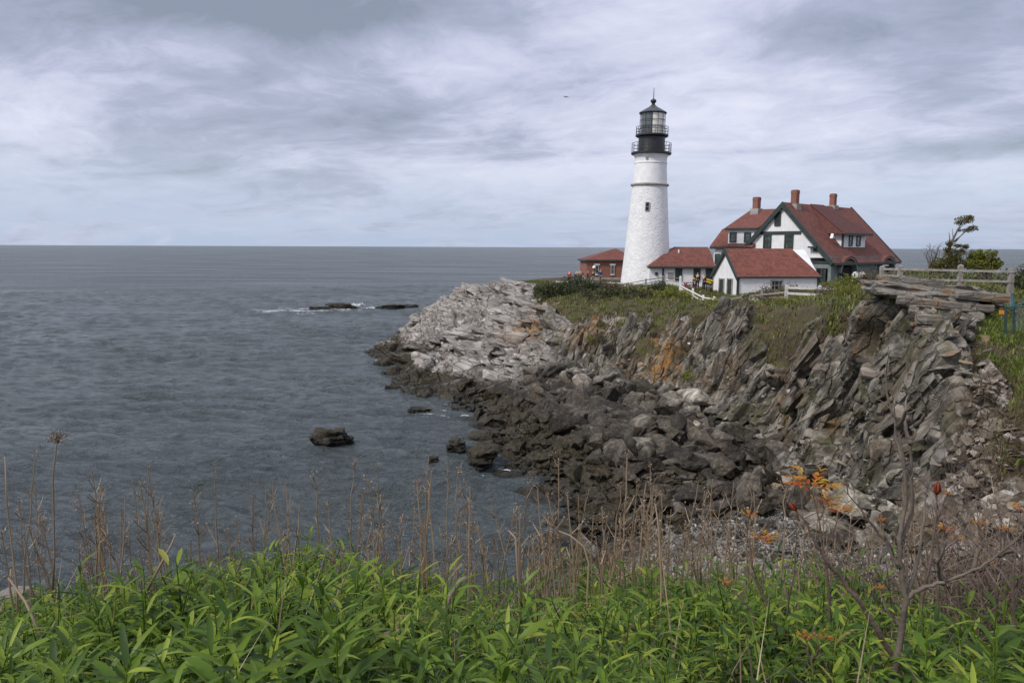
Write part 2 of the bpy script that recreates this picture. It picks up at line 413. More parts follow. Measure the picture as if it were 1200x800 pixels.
    if terrain:
        # scree and the shingle bed under the boulders
        sc = t.voronoi(pos, 5.0, out='Color'); sc1 = t.xyz(sc)[0]
        scc = t.ramp(sc1, [(0, (.09, .07, .05)), (.45, (.22, .18, .14)), (.8, (.34, .30, .26)), (1, (.5, .46, .42))])
        c = t.mix(t.math('MULTIPLY', t.attr('scree'), .8), c, scc)
        pb = t.mix(t.attr('shingle'), t.ramp(nf, [(.3, (.018, .015, .012)), (.7, (.085, .068, .05))]), t.ramp(t.xyz(t.voronoi(pos, 16.0, out='Color'))[1], [(0, (.05, .045, .04)), (.4, (.15, .14, .125)), (1, (.40, .38, .34))]))
        c = t.mix(t.math('MULTIPLY', t.math('MULTIPLY', t.attr('bould'), t.mrange(zz, .3, .8)), .85), c, pb)
        # turf and soil
        gn = t.noise(pos, 1.3, 6, .68); gn2 = t.noise(pos, 9.0, 4, .7)
        g = t.ramp(gn, [(.3, (.035, .027, .017)), (.46, (.085, .062, .034)), (.58, (.070, .070, .024)), (.76, (.095, .112, .03))])
        g = t.mix(.5, g, t.ramp(gn2, [(.3, .5), (.7, 1.4)]), 'MULTIPLY')
        c = t.mix(t.mrange(t.math('ADD', t.attr('veg'), t.math('MULTIPLY', t.math('SUBTRACT', nf, .5), .7)), .35, .65), c, g)
    h = t.math('ADD', t.math('ADD', t.math('MULTIPLY', fo, .9), t.math('MULTIPLY', nf, .45)), t.math('MULTIPLY', crk, .55 if terrain else .2))
    if terrain:
        h = t.math('ADD', h, t.math('MULTIPLY', t.voronoi(pos, 5.0), t.attr('scree')))
    nm = t.bump(h, 0.85, 0.16)
    t.set(c, rough, nm, spec=.35)
    return t.m

M_ROCK = rock_material('coast_rock', True)
co_me, co_p, co_q, co_r, co_c, co_veg = build_coast()
coast = tag(link('rocky_headland', co_me, M_ROCK), kind='structure')
BV = BVHTree.FromPolygons([tuple(v) for v in co_p.tolist()], co_q.tolist())
def ground(x, y, top=40):
    h = BV.ray_cast(Vector((x, y, top)), Vector((0, 0, -1)))
    return (h[0], h[1]) if h[0] is not None else (None, None)
def hit(px, py):
    """first point of the coast along a photo sight line"""
    d = (P(px, py, Y=10) - CPOS).normalized(); h = BV.ray_cast(CPOS, d)
    return (h[0], h[1]) if h[0] is not None else (None, None)

# ------------------------------------------------------------------ the sea
def build_sea():
    ang = np.linspace(R(-47), R(50), 700)
    dist = np.concatenate([np.geomspace(15, 220, 800), np.geomspace(235, 45000, 40)])
    A, D = np.meshgrid(ang, dist, indexing='ij')
    x = np.sin(A) * D; y = np.cos(A) * D
    q = np.stack([x.ravel(), y.ravel(), np.zeros(x.size)], 1); Dr = D.ravel()
    z = np.zeros(x.size); wr = np.random.default_rng(5)
    warp = fbm(q * 0.10, 2, 90) * 1.6; warp2 = vnoise(q * 0.45, 91) * 0.35; gust = [0.55 + 0.45 * vnoise(q * k_ + 5, 95 + j) for j, k_ in enumerate((.05, .11, .21))]
    for k in range(30):
        L = 0.5 * 1.075 ** k; th = R(252) + wr.normal(0, 0.34); kx, ky = math.cos(th), math.sin(th)
        ph = (q[:, 0] * kx + q[:, 1] * ky + warp * (.3 + .1 * L) + warp2) * 2 * math.pi / L + wr.uniform(0, 6.28)
        res = np.clip(1.6 - Dr * .0045 / L * 2.2, 0, 1)                   # waves finer than the sheet can carry are left to the ripples of the material
        s_ = 2.2 * (np.sin(ph) * .5 + .5) ** 2.4 - .75; z += 0.0185 * L ** .85 * s_ * gust[k % 3] * res
    nu, nv = A.shape; idx = np.arange(nu * nv).reshape(nu, nv)
    quads = np.stack([idx[:-1, :-1], idx[1:, :-1], idx[1:, 1:], idx[:-1, 1:]], -1).reshape(-1, 4)
    q[:, 2] = z
    me = mesh_np('sea', q, quads, smooth=True)
    t = NT('sea_water'); pos = t.pos()
    m1 = t.mapping(pos, (1, 1.7, 1), (0, 0, R(22)))
    r1 = t.noise(m1, 1.1, 6, .62, .5); r2 = t.noise(t.mapping(pos, (1, 1.5, 1), (0, 0, R(-12))), 4.6, 5, .66, .4); r3 = t.noise(m1, .28, 4, .5, .3)
    r4 = t.noise(t.mapping(pos, (.7, 1.6, 1), (0, 0, R(8))), .11, 5, .62, .4)
    rg = t.math('ABSOLUTE', t.math('SUBTRACT', r1, .5))
    h = t.math('ADD', t.math('ADD', t.math('MULTIPLY', r1, .7), t.math('MULTIPLY', r2, .42)), t.math('ADD', t.math('MULTIPLY', r3, .6), t.math('ADD', t.math('MULTIPLY', r4, 2.2), t.math('MULTIPLY', rg, -.7))))
    nm = t.bump(h, 1.0, .8)
    gust = t.noise(t.mapping(pos, (.012, .05, 1)), 1.0, 5, .65)
    lf = t.noise(t.mapping(pos, (.02, .06, 1)), 1.0, 4, .6)
    c = t.ramp(lf, [(.3, (.072, .090, .094)), (.7, (.105, .127, .128))])
    # scattered small white caps
    cap = t.math('MULTIPLY', t.mrange(t.noise(t.mapping(pos, (.5, 1.1, 1)), 1.0, 5, .7), .742, .76), t.mrange(r3, .5, .6))
    c = t.mix(cap, c, (.7, .73, .75))
    t.set(c, t.math('MAXIMUM', t.mrange(cap, 0, 1, .1, .9), t.math('ADD', t.mrange(t.xyz(pos)[1], 25, 260, .10, .34), t.mrange(gust, .35, .65, -.05, .09))), nm, spec=.5); t.b.inputs['IOR'].default_value = 1.333
    return tag(link('sea', me, t.m), kind='structure')
sea = build_sea()
# ------------------------------------------------------------------ overcast daylight
SUN_EL, SUN_AZ = R(46), R(238)           # azimuth clockwise from +Y (behind the camera, to its left)
w = bpy.data.worlds.new('World'); scene.world = w; w.use_nodes = True
nt = w.node_tree; nt.nodes.clear()
class WT(NT):
    def __init__(s, tree): s.t = tree
W = WT(nt)
wout = W.n('ShaderNodeOutputWorld'); bg = W.n('ShaderNodeBackground'); W.l(bg.outputs[0], wout.inputs[0])
sky = W.n('ShaderNodeTexSky', sky_type='NISHITA'); sky.sun_disc = False
sky.sun_elevation = SUN_EL; sky.sun_rotation = SUN_AZ; sky.dust_density = 2.0
bg.inputs['Strength'].default_value = 0.1
gen = W.n('ShaderNodeTexCoord').outputs['Generated']
X, Yc, Z = W.xyz(gen)
zc = W.math('MAXIMUM', Z, 0.0)
den = W.math('ADD', zc, 0.20)
comb = W.n('ShaderNodeCombineXYZ'); W.l(W.math('DIVIDE', X, den), comb.inputs[0]); W.l(W.math('DIVIDE', Yc, den), comb.inputs[1])
wv = W.n('ShaderNodeVectorMath', operation='SCALE'); W.l(W.noise(comb.outputs[0], .9, 4, .55, out=1), wv.inputs[0]); wv.inputs['Scale'].default_value = .55
wa = W.n('ShaderNodeVectorMath', operation='ADD'); W.l(comb.outputs[0], wa.inputs[0]); W.l(wv.outputs[0], wa.inputs[1])
pl = wa.outputs[0]                     # cloud deck coordinates (a flat deck seen in perspective)
rotd = W.mapping(pl, (1, 1, 1), (0, 0, R(18)))
d1 = W.noise(W.mapping(rotd, (.9, .8, 1), loc=(3.1, 1.7, 0)), .8, 8, .56, .5)
d2 = W.noise(W.mapping(rotd, (.75, 1.0, 1), loc=(9.1, 4.7, 0)), 1.7, 9, .62, .6)
d3 = W.noise(W.mapping(rotd, (.9, 1.2, 1), loc=(1.1, 8.7, 2)), 5.0, 8, .64, .4)
dens = W.math('ADD', W.math('ADD', W.math('MULTIPLY', d1, .46), W.math('MULTIPLY', d2, .33)), W.math('MULTIPLY', d3, .21))
def lump(px, py, sx, sy, amt):
    d = (P(px, py, Y=10) - CPOS).normalized(); az = math.atan2(d.x, d.y); el = d.z
    a = W.math('DIVIDE', W.math('SUBTRACT', W.math('ARCTAN2', X, Yc), az), sx / FPX)
    b = W.math('DIVIDE', W.math('SUBTRACT', Z, el), sy / FPX)
    e = W.math('ADD', W.math('MULTIPLY', a, a), W.math('MULTIPLY', b, b))
    return W.math('MULTIPLY', W.math('EXPONENT', W.math('MULTIPLY', e, -1.0)), amt)
for args in LUMPS if 'LUMPS' in globals() else ((310, 4, 190, 34, .24), (1120, 10, 220, 46, .12), (90, 30, 120, 40, .05), (70, 195, 110, 26, .07), (250, 232, 150, 20, .05), (1150, 172, 110, 12, .14), (1040, 60, 240, 50, .07),
        (430, 155, 70, 18, .05), (150, 120, 170, 45, .04), (700, 60, 240, 60, -.05), (540, 200, 140, 14, -.06), (1000, 230, 200, 30, .03), (480, 60, 120, 40, -.03), (900, 130, 120, 30, -.02)):
    dens = W.math('ADD', dens, lump(*args))
cl = W.ramp(dens, [(.36, (.82, .84, .935)), (.44, (.735, .748, .895)), (.51, (.60, .625, .785)), (.58, (.43, .465, .605)), (.70, (.27, .305, .39))])
# the thin band low over the sea shows hazier, bluer air
lowc = W.ramp(Z, [(0.0, (.47, .565, .735)), (.05, (.50, .59, .76)), (.12, (.62, .70, .84))])
band = W.math('MULTIPLY', W.mrange(Z, .01, .155, 1, 0), W.mrange(d2, .42, .62, .95, .45))
cl = W.mix(band, cl, lowc)
mult = W.n('ShaderNodeVectorMath', operation='SCALE'); W.l(cl, mult.inputs[0]); mult.inputs['Scale'].default_value = 5.4
fin = W.mix(.93, sky.outputs[0], mult.outputs[0])
# below the horizon the dome carries on in a dull sea colour
fin = W.mix(W.mrange(Z, -.002, -.02), fin, (1.2, 1.5, 1.8))
W.l(fin, bg.inputs['Color'])
w.cycles.sampling_method = 'MANUAL'; w.cycles.sample_map_resolution = 512

sd = bpy.data.lights.new('sun', 'SUN'); sd.energy = 1.5; sd.angle = R(11); sd.color = (1, .955, .89)
sun = bpy.data.objects.new('sun', sd); COL.objects.link(sun)
sdir = Vector((math.sin(SUN_AZ) * math.cos(SUN_EL), math.cos(SUN_AZ) * math.cos(SUN_EL), math.sin(SUN_EL)))
sun.rotation_euler = sdir.to_track_quat('Z', 'Y').to_euler()
vs = scene.view_settings; vs.view_transform = 'Standard'; vs.look = 'None'; vs.gamma = 1; vs.use_curve_mapping = False; vs.exposure = 0.92
scene.cycles.max_bounces = 6; scene.cycles.transparent_max_bounces = 8
scene.cycles.use_denoising = True
# ------------------------------------------------------------------ building materials
def white_wall(name, bumpscale=0.0, stone=False, boards=False):
    t = NT(name); oc = t.objc(); n = t.noise(oc, 1.3, 6, .65); n2 = t.noise(t.mapping(oc, (6, 6, .35)), 1.0, 5, .6)
    c = t.ramp(n, [(.3, (.69, .695, .70)), (.65, (.83, .83, .825))])
    c = t.mix(t.mrange(n2, .55, .75, 0, .30), c, (.50, .49, .46))
    nm = None
    if stone:
        ce = t.voronoi(t.mapping(oc, (1, 1, 1.7)), 1.55, 'SMOOTH_F1'); ed = t.n('ShaderNodeTexVoronoi', feature='DISTANCE_TO_EDGE')
        w_ = t.n('ShaderNodeVectorMath', operation='ADD'); t.l(t.mapping(oc, (1, 1, 1.9)), w_.inputs[0])
        nz = t.n('ShaderNodeVectorMath', operation='SCALE'); t.l(t.noise(oc, 2.2, 3, .6, out=1), nz.inputs[0]); nz.inputs['Scale'].default_value = .45; t.l(nz.outputs[0], w_.inputs[1])
        t.l(w_.outputs[0], ed.inputs['Vector']); ed.inputs['Scale'].default_value = 1.55
        g = t.mrange(ed.outputs[0], 0.0, .10)
        h = t.math('ADD', t.math('ADD', g, t.math('MULTIPLY', t.noise(oc, 2.0, 5, .65), 1.0)), t.math('MULTIPLY', t.noise(oc, 9, 3), .25))
        nm = t.bump(h, .42, .08)
        c = t.mix(t.mrange(g, .4, 0, 0, .12), c, (.40, .40, .40))
    elif boards:
        x, y, z = t.xyz(oc)
        f = t.math('FRACT', t.math('MULTIPLY', z, 6.0)); nm = t.bump(t.mrange(f, 0, .14), .5, .02)
    else:
        br = t.n('ShaderNodeTexBrick'); t.l(t.mapping(oc, (1, 1, 1), (R(90), 0, 0)), br.inputs['Vector']); br.inputs['Scale'].default_value = 3.2
        nm = t.bump(t.noise(oc, 5, 5), .4, .04)
    return t.set(c, .75, nm)

def shingles(name, c0=(.088, .032, .024), c1=(.195, .066, .047)):
    t = NT(name); oc = t.objc(); geo = t.geo('Normal')
    x, y, z = t.xyz(oc)
    row = t.math('MULTIPLY', z, 5.2); fr = t.math('FRACT', row); ri = t.math('FLOOR', row)
    a = t.math('ADD', x, y); b = t.math('SUBTRACT', x, y)
    cb = t.n('ShaderNodeCombineXYZ'); t.l(t.math('ADD', t.math('FLOOR', t.math('MULTIPLY', a, 2.6)), t.math('MULTIPLY', ri, 7.3)), cb.inputs[0]); t.l(t.math('FLOOR', t.math('MULTIPLY', b, 2.6)), cb.inputs[1]); t.l(ri, cb.inputs[2])
    wn = t.n('ShaderNodeTexWhiteNoise'); t.l(cb.outputs[0], wn.inputs[0])
    n = t.noise(oc, .7, 5, .65)
    c = t.ramp(t.math('ADD', t.math('MULTIPLY', wn.outputs[0], .5), t.math('MULTIPLY', n, .6)), [(.15, c0), (.85, c1)])
    c = t.mix(t.mrange(t.noise(oc, 2.5, 5, .7), .58, .75, 0, .4), c, (.085, .042, .034))
    nm = t.bump(t.math('ADD', fr, t.math('MULTIPLY', wn.outputs[0], .4)), .6, .05)
    return t.set(c, .85, nm)

def bricks(name):
    t = NT(name); oc = t.objc(); x, y, z = t.xyz(oc)
    cb = t.n('ShaderNodeCombineXYZ'); t.l(t.math('ADD', x, y), cb.inputs[0]); t.l(z, cb.inputs[1])
    br = t.n('ShaderNodeTexBrick'); t.l(cb.outputs[0], br.inputs['Vector']); br.inputs['Scale'].default_value = 2.6
    br.inputs['Color1'].default_value = (.27, .085, .048, 1); br.inputs['Color2'].default_value = (.20, .058, .034, 1); br.inputs['Mortar'].default_value = (.26, .20, .17, 1)
    br.inputs['Mortar Size'].default_value = .025
    c = t.mix(t.mrange(t.noise(oc, 1.5, 5, .65), .5, .7, 0, .5), br.outputs[0], (.13, .048, .034))
    return t.set(c, .85, t.bump(br.outputs['Fac'], -.3, .02))

M_STONE = white_wall('whitewashed_stone', stone=True)
M_WHITE = white_wall('white_render'); M_BOARD = white_wall('white_clapboard', boards=True)
M_SHING = shingles('red_shingle'); M_SHING2 = shingles('red_shingle_bright', (.10, .035, .026), (.225, .074, .052)); M_BRICK = bricks('red_brick')
M_BLACK = paint('black_iron', (.022, .023, .026), .45, .3, 2.0)
M_SLATE = paint('grey_roof_metal', (.075, .085, .09), .5, .25, 2)
M_GREEN = paint('dark_green_trim', (.030, .046, .042), .55, .25, 1.5)
M_GREYG = paint('grey_green_wall', (.17, .21, .20), .7, .2, 1.2)
M_TRIMW = paint('white_trim', (.80, .80, .79), .5, .06, 2)
M_DARK = paint('painted_inner_shade', (.016, .016, .016), .9, .2)  # near-black colour standing in for the shade inside openings
M_GREYW = paint('grey_stone_base', (.36, .34, .32), .85, .25, 1.5, .3)
M_CURT = paint('cream_blind', (.90, .86, .76), .9, .1, 3)
M_LENS = paint('dim_lens', (.10, .12, .11), .25, .3, 4)
def glass_pane():
    t = NT('window_glass'); oc = t.pos()
    c = t.ramp(t.noise(oc, .9, 4, .6), [(.35, (.018, .026, .024)), (.65, (.085, .115, .10))])
    t.set(c, .08, t.bump(t.noise(oc, 1.5, 2), .15, .02), spec=.7); return t.m
M_GLASS = glass_pane()
def clear_glass():
    t = NT('lantern_glass'); t.t.nodes.remove(t.b)
    tr = t.n('ShaderNodeBsdfTransparent'); tr.inputs[0].default_value = (1, 1, 1, 1); gl = t.n('ShaderNodeBsdfGlossy'); gl.inputs['Roughness'].default_value = .05
    lw = t.n('ShaderNodeLayerWeight'); lw.inputs[0].default_value = .35; mx = t.n('ShaderNodeMixShader')
    t.l(t.mrange(lw.outputs['Facing'], .3, 1, .06, .7), mx.inputs[0]); t.l(tr.outputs[0], mx.inputs[1]); t.l(gl.outputs[0], mx.inputs[2]); t.l(mx.outputs[0], t.out.inputs[0])
    return t.m
M_CLEAR = clear_glass()

class Frame:
    """local survey frame of a building: origin, heading; pixel sights can be cut with its planes"""
    def __init__(s, o, heading, z0):
        s.o = Vector((o[0], o[1], z0)); s.h = heading; s.m = Matrix.Translation(s.o) @ Matrix.Rotation(heading, 4, 'Z'); s.i = s.m.inverted()
    def loc(s, wpt): return s.i @ Vector(wpt)
    def cut(s, px, py, p0, n):
        a = s.i @ CPOS; b = s.i @ P(px, py, Y=50); d = b - a; n = Vector(n); p0 = Vector(p0)
        return a + d * ((p0 - a).dot(n) / d.dot(n))
    def atx(s, px, py, x): return s.cut(px, py, (x, 0, 0), (1, 0, 0))
    def aty(s, px, py, y): return s.cut(px, py, (0, y, 0), (0, 1, 0))
    def root(s, name, **k): return empty(name, s.o, (0, 0, s.h), **k)

def window(parent, a, b, n, name='window', frame=M_GREEN, pane=M_GLASS, fw=.12, bars=(1, 1), label=None, depth=.1):
    """window between opposite lower/upper corners a, b on a wall whose outward normal is n"""
    a = Vector(a); b = Vector(b); n = Vector(n).normalized()
    u = Vector((b.x - a.x, b.y - a.y, 0)); W_ = u.length; u.normalize(); H_ = abs(b.z - a.z); z0 = min(a.z, b.z)
    o = Vector((a.x, a.y, z0)) + n * .02
    def q(x, z, out): return o + u * x + Vector((0, 0, z)) + n * out
    m = MB()
    def bar(x0, z0_, x1, z1, d):
        m.add([q(x0,z0_,-.02), q(x1,z0_,-.02), q(x1,z1,-.02), q(x0,z1,-.02), q(x0,z0_,d), q(x1,z0_,d), q(x1,z1,d), q(x0,z1,d)],
              [(0,3,2,1),(4,5,6,7),(0,1,5,4),(1,2,6,5),(2,3,7,6),(3,0,4,7)])
    bar(0, 0, fw, H_, depth); bar(W_ - fw, 0, W_, H_, depth); bar(fw, 0, W_ - fw, fw, depth + .03); bar(fw, H_ - fw, W_ - fw, H_, depth + .02)
    for k in range(1, bars[0] + 1): z = H_ * k / (bars[0] + 1); bar(fw, z - .03, W_ - fw, z + .03, depth * .7)
    for k in range(1, bars[1] + 1): x = W_ * k / (bars[1] + 1); bar(x - .025, fw, x + .025, H_ - fw, depth * .6)
    f = m.build(name, frame, parent)
    if label: f['label'] = label
    g = MB().add([q(fw*.9, fw*.9, .0), q(W_-fw*.9, fw*.9, .0), q(W_-fw*.9, H_-fw*.9, .0), q(fw*.9, H_-fw*.9, .0),
                  q(fw*.9, fw*.9, .025), q(W_-fw*.9, fw*.9, .025), q(W_-fw*.9, H_-fw*.9, .025), q(fw*.9, H_-fw*.9, .025)],
                 [(0,3,2,1),(4,5,6,7),(0,1,5,4),(1,2,6,5),(2,3,7,6),(3,0,4,7)]).build('pane', pane, f)
    return f

def slab(m, poly, th=.16):
    """roof plane of given thickness (downwards)"""
    poly = [Vector(p) for p in poly]
    n = (poly[1] - poly[0]).cross(poly[2] - poly[0]).normalized()
    if n.z < 0: n = -n
    m.prism(poly, -n * th)

# ------------------------------------------------------------------ lighthouse
def lighthouse():
    Y0 = 97.0; b = P(756.4, 331, Y=Y0); zb = b.z
    root = empty('lighthouse', (b.x, b.y, zb), (0, R(1.0), 0), label='tall white stone lighthouse with black gallery and glazed lantern on the headland', cat='lighthouse')
    zz = lambda py: P(757, py, Y=Y0).z - zb
    px = lambda n: n / FPX * Y0 * .995
    lower = MB()
    prof = [(px(29.4), -2.2), (px(29.0), 0), (px(27.1), zz(310)), (px(24.9), zz(283)), (px(22.6), zz(254)), (px(20.0), zz(218.3))]
    pr = []
    for (r0, z0), (r1, z1) in zip(prof, prof[1:]):
        for k in range(8): pr.append((r0 + (r1 - r0) * k / 8, z0 + (z1 - z0) * k / 8))
    pr.append(prof[-1])
    lower.lathe(pr + [(0, prof[-1][1])], 72); lower.build('tower_base', M_STONE, root, 'auto')
    MB().lathe([(0, zz(218.3)), (px(21.6), zz(218.2)), (px(22.1), zz(217)), (px(21.4), zz(215.8)), (px(19.4), zz(215.3)), (0, zz(215.3))], 64).build('stone_belt', M_GREYW, root, 'auto')
    MB().lathe([(0, zz(215.4)), (px(19.4), zz(215.4)), (px(19.0), zz(205)), (px(18.2), zz(192.6)), (px(18.7), zz(192.2)), (px(18.7), zz(191)), (px(18.2), zz(190.6)), (px(18.2), zz(186)), (px(19.2), zz(183)), (px(20.6), zz(182)), (0, zz(182))], 64).build('upper_tower', M_WHITE, root, 'auto')
    MB().lathe([(0, zz(182.1)), (px(21.2), zz(182)), (px(22.9), zz(181)), (px(22.9), zz(179.2)), (0, zz(179.2))], 64).build('gallery_deck', M_BLACK, root, 'auto')
    def railing(r, z0, z1, n):
        m = MB()
        for k in range(n):
            t = 2 * math.pi * k / n; p = Vector((r * math.cos(t), r * math.sin(t), 0))
            m.bar(p + Vector((0, 0, z0)), p + Vector((0, 0, z1)), .05)
        for f in (1, .62, .3):
            z = z0 + (z1 - z0) * f; w_ = .022
            m.lathe([(r - w_, z - w_), (r + w_, z - w_), (r + w_, z + w_), (r - w_, z + w_)], 48, closed=True)
        m.build('railing', M_BLACK, root)
    railing(px(22.3), zz(179.3), zz(168.4), 20)
    MB().lathe([(0, zz(179.3)), (px(15.6), zz(179.3)), (px(15.2), zz(178)), (px(15.0), zz(161.5)), (px(15.8), zz(161)), (0, zz(161))], 48).build('watch_room', M_BLACK, root, 'auto')
    MB().lathe([(0, zz(161.1)), (px(17), zz(161)), (px(18.7), zz(160)), (px(18.7), zz(158.4)), (0, zz(158.4))], 48).build('lantern_deck', M_BLACK, root, 'auto')
    railing(px(18.2), zz(158.5), zz(149.3), 16)
    # lantern room: glazing bars, panes, blind, lens
    r = px(14.2); n = 12; z0, z1 = zz(158.5), zz(133.2)
    m = MB()
    for k in range(n):
        t = 2 * math.pi * (k + .5) / n; p = Vector((r * math.cos(t), r * math.sin(t), 0)); m.bar(p + Vector((0, 0, z0)), p + Vector((0, 0, z1)), .045)
    for f in (.02, .36, .68, .98):
        z = z0 + (z1 - z0) * f; m.lathe([(r - .025, z - .025), (r + .025, z - .025), (r + .025, z + .025), (r - .025, z + .025)], n * 2, closed=True)
    lan = m.build('lantern_frame', M_BLACK, root)
    MB().lathe([(r - .02, z0), (r - .02, z1)], 36).build('lantern_glass', M_CLEAR, lan)
    m = MB(); pts = []
    for k in range(19):
        t = R(-100) + R(150) * k / 18; pts.append((math.cos(t), math.sin(t)))
    for (c0, s0), (c1, s1) in zip(pts, pts[1:]):
        a, bb = r - .10, r - .14
        m.add([(a*c0,a*s0,z0),(a*c1,a*s1,z0),(a*c1,a*s1,z1),(a*c0,a*s0,z1),(bb*c0,bb*s0,z0),(bb*c1,bb*s1,z0),(bb*c1,bb*s1,z1),(bb*c0,bb*s0,z1)], [(0,1,2,3),(7,6,5,4),(0,4,5,1),(3,2,6,7),(0,3,7,4),(1,5,6,2)])
    m.build('lantern_blind', M_CURT, root)
    m = MB()  # added dark panel: the dimness behind the left panes as a colour
    for k in range(13):
        t = R(-200) + R(92) * k / 12
        c0, s0 = math.cos(t), math.sin(t); c1, s1 = math.cos(t + R(92) / 12), math.sin(t + R(92) / 12); a, bb = r - .18, r - .22
        m.add([(a*c0,a*s0,z0),(a*c1,a*s1,z0),(a*c1,a*s1,z1),(a*c0,a*s0,z1),(bb*c0,bb*s0,z0),(bb*c1,bb*s1,z0),(bb*c1,bb*s1,z1),(bb*c0,bb*s0,z1)], [(0,1,2,3),(7,6,5,4),(0,4,5,1),(3,2,6,7),(0,3,7,4),(1,5,6,2)])
    m.build('inner_gloom_panel', M_LENS, root)
    MB().lathe([(0, z0 + .2), (.35, z0 + .2), (.62, z0 + .9), (.66, z0 + 1.5), (.5, z0 + 2.1), (.2, z0 + 2.4), (0, z0 + 2.4)], 24).build('lens', M_LENS, root, True)
    MB().lathe([(0, zz(133.2)), (px(15.4), zz(133.4)), (px(15.8), zz(132.6)), (px(15.0), zz(131.6)), (px(9.5), zz(128.3)), (px(5), zz(125.6)), (px(2.6), zz(123.4)), (0, zz(123.3))], n * 2).build('lantern_roof', M_SLATE, root, 'auto')
    MB().lathe([(0, zz(123.5)), (px(2.4), zz(123.4)), (px(1.7), zz(121.8)), (px(2.0), zz(121)), (px(3.2), zz(119.6)), (px(3.4), zz(118.4)), (px(2.7), zz(116.9)), (px(1.0), zz(116)), (0, zz(115.8))], 20).build('ventilator_ball', M_BLACK, root, True)
    MB().tube([(0, 0, zz(116.5)), (0, 0, zz(108)), (0, 0, zz(102.5))], [.06, .045, .02], 6).build('lightning_rod', M_SLATE, root)
    # windows on the camera side
    def towerwin(pxx, y0, y1, w_, nm, rr):
        c = P(pxx, (y0 + y1) / 2, Y=Y0); th = math.atan2(-1, 0) + math.asin(max(-.95, min(.95, (c.x - b.x - (331 - y0) * .0) / rr * .6 - .1)))
        n = Vector((math.cos(th), math.sin(th), 0)); u = Vector((-n.y, n.x, 0))
        o = n * (rr + .03); a = o - u * w_ / 2; e = o + u * w_ / 2
        window(root, (a.x, a.y, zz(y1)), (e.x, e.y, zz(y0)), n, frame=M_GREYW, pane=M_DARK, fw=.09, bars=(1, 0), depth=.05)
    towerwin(753.3, 238.2, 248.6, .55, 'window', px(21.9))
    towerwin(750.6, 185.4, 188.6, .3, 'window', px(18.3))
    return root
lighthouse()

